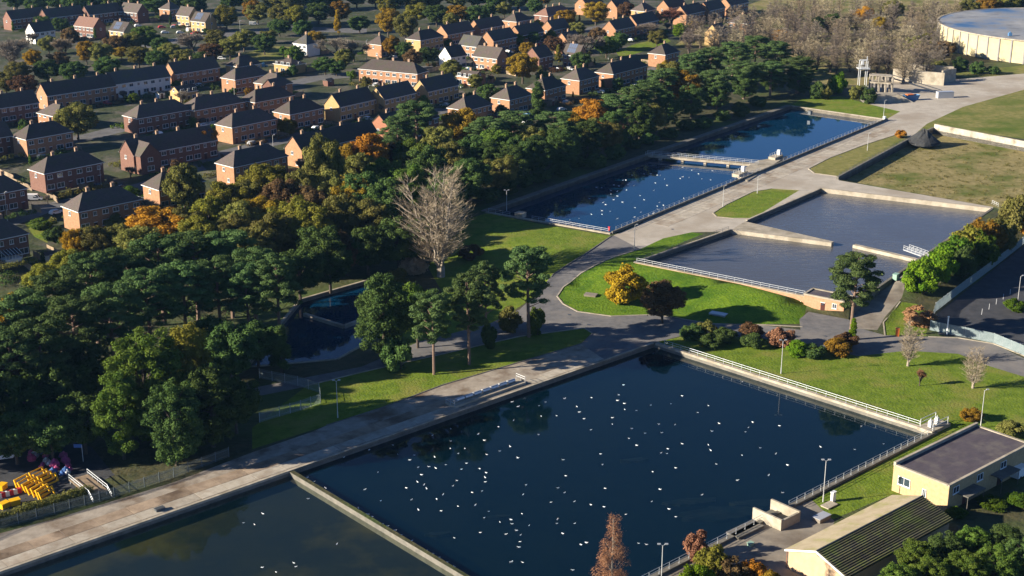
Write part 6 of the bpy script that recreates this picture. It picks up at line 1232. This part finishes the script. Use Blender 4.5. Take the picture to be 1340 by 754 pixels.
rp = GH(116, 640); ra = thing('access_ramp', 'metal access ramp with double handrails beside yard fence', 'ramp', (rp[0], rp[1], 0), R(-50))
mb = MB(); mb.box((0, 0, .75), (8.5, 3.6, .14)); mb.build('deck', 'timber', ra)
for x in (-4, 0, 4):
    for y in (-1.6, 1.6): mb = MB(); mb.box((x, y, .35), (.16, .16, .9)); mb.build('leg', 'rail', ra)
for y in (-1.75, 1.75):
    for z in (1.35, 1.9): mb = MB(); mb.tube((-4.2, y, z), (4.2, y, z), .06, n=6); mb.tube((4.2, y, z), (6.0, y, z - 1.1), .06, n=6); mb.build('handrail', 'rail', ra)
    for x in (-4.2, -2, .2, 2.2, 4.2): mb = MB(); mb.tube((x, y, .8), (x, y, 1.9), .05, n=6); mb.build('post', 'rail', ra)
sp_ = GH(109, 604); sg_ = thing('yard_sign', 'small blue sign on white pole in storage yard', 'sign', (sp_[0], sp_[1], 0)); mb = MB(); mb.tube((0, 0, -.1), (0, 0, 3.4), .07); mb.build('pole', 'white_rail', sg_); mb = MB(); mb.box((-.7, 0, 3.2), (1.6, .06, .7)); mb.build('panel', 'blue_plastic', sg_)
# ivy along the yard fence
hg = []
for i in range(34):
    p = lerp(GH(-20, 695), GH(112, 655), i / 33); hg.append((p[0], p[1] + 1.4 + random.uniform(-.4, .4), 1.0 + random.uniform(-.2, .3), 1.3, 1.0, 1.1))
o = link('ivy_hedge', leaf_cloud('ivy_hedge', hg, 9000, .16, 'l_olive')); tag(o, 'pale green ivy hedge on wire fence below the yellow stack', 'hedge')
# wood floor scrub and dry-bed tussocks that nobody could count
bl = []
for i in range(420):
    x, y = GH(random.uniform(-20, 640), random.uniform(300, 560))
    def pip(p, poly):
        r = False; n_ = len(poly)
        for k in range(n_):
            (x1, y1), (x2, y2) = poly[k], poly[(k + 1) % n_]
            if (y1 > p[1]) != (y2 > p[1]) and p[0] < (x2 - x1) * (p[1] - y1) / (y2 - y1) + x1: r = not r
        return r
    if any(pip((x, y), r_[2]) for r_ in REG) or y < 315 and x > -75 or any(pip((x, y), q_) for q_ in (PONDA, PONDB, PONDU)) or pip((x, y), [lerp(q, (sum(k[0] for k in PONDC) / 6, sum(k[1] for k in PONDC) / 6), -.25) for q in PONDC]): continue
    s_ = random.uniform(.8, 2.0); bl.append((x, y, hgt(x, y) + s_ * .4, s_ * 1.3, s_ * 1.3, s_))
tag(link('undergrowth', leaf_cloud('undergrowth', bl, 26000, .24, 'l_dark')), 'dark scrub covering the floor of the woods', 'undergrowth', kind='stuff')
bl = []
cxb = [sum(p[i] for p in BED) / len(BED) for i in (0, 1)]
for i in range(500):
    x, y = GH(random.uniform(1110, 1345), random.uniform(185, 268))
    if pip((x, y), [lerp(p, cxb, .04) for p in BED]): s_ = random.uniform(.2, .55); bl.append((x, y, .9 + s_ * .25, s_ * 1.6, s_ * 1.6, s_ * .7))
tag(link('grass_tussocks', leaf_cloud('grass_tussocks', bl, 9000, .14, 'l_olive')), 'rough tussocks over the dry grass bed', 'grass', kind='stuff')

# ------------------------------------------------------------------ haze
mb = MB(); mb.box((0, 875, 57), (3100, 2400, 126)); hz = mb.build('haze', ()); tag(hz, kind='stuff')
hm = bpy.data.materials.new('haze'); hm.use_nodes = True; hn = hm.node_tree.nodes; hn.remove(hn['Principled BSDF'])
pv = hn.new('ShaderNodeVolumePrincipled'); pv.inputs['Color'].default_value = (0.30, 0.58, 1.0, 1); pv.inputs['Density'].default_value = 0.000032; pv.inputs['Anisotropy'].default_value = 0.2
hm.node_tree.links.new(pv.outputs[0], hn['Material Output'].inputs['Volume']); hz.data.materials.append(hm)
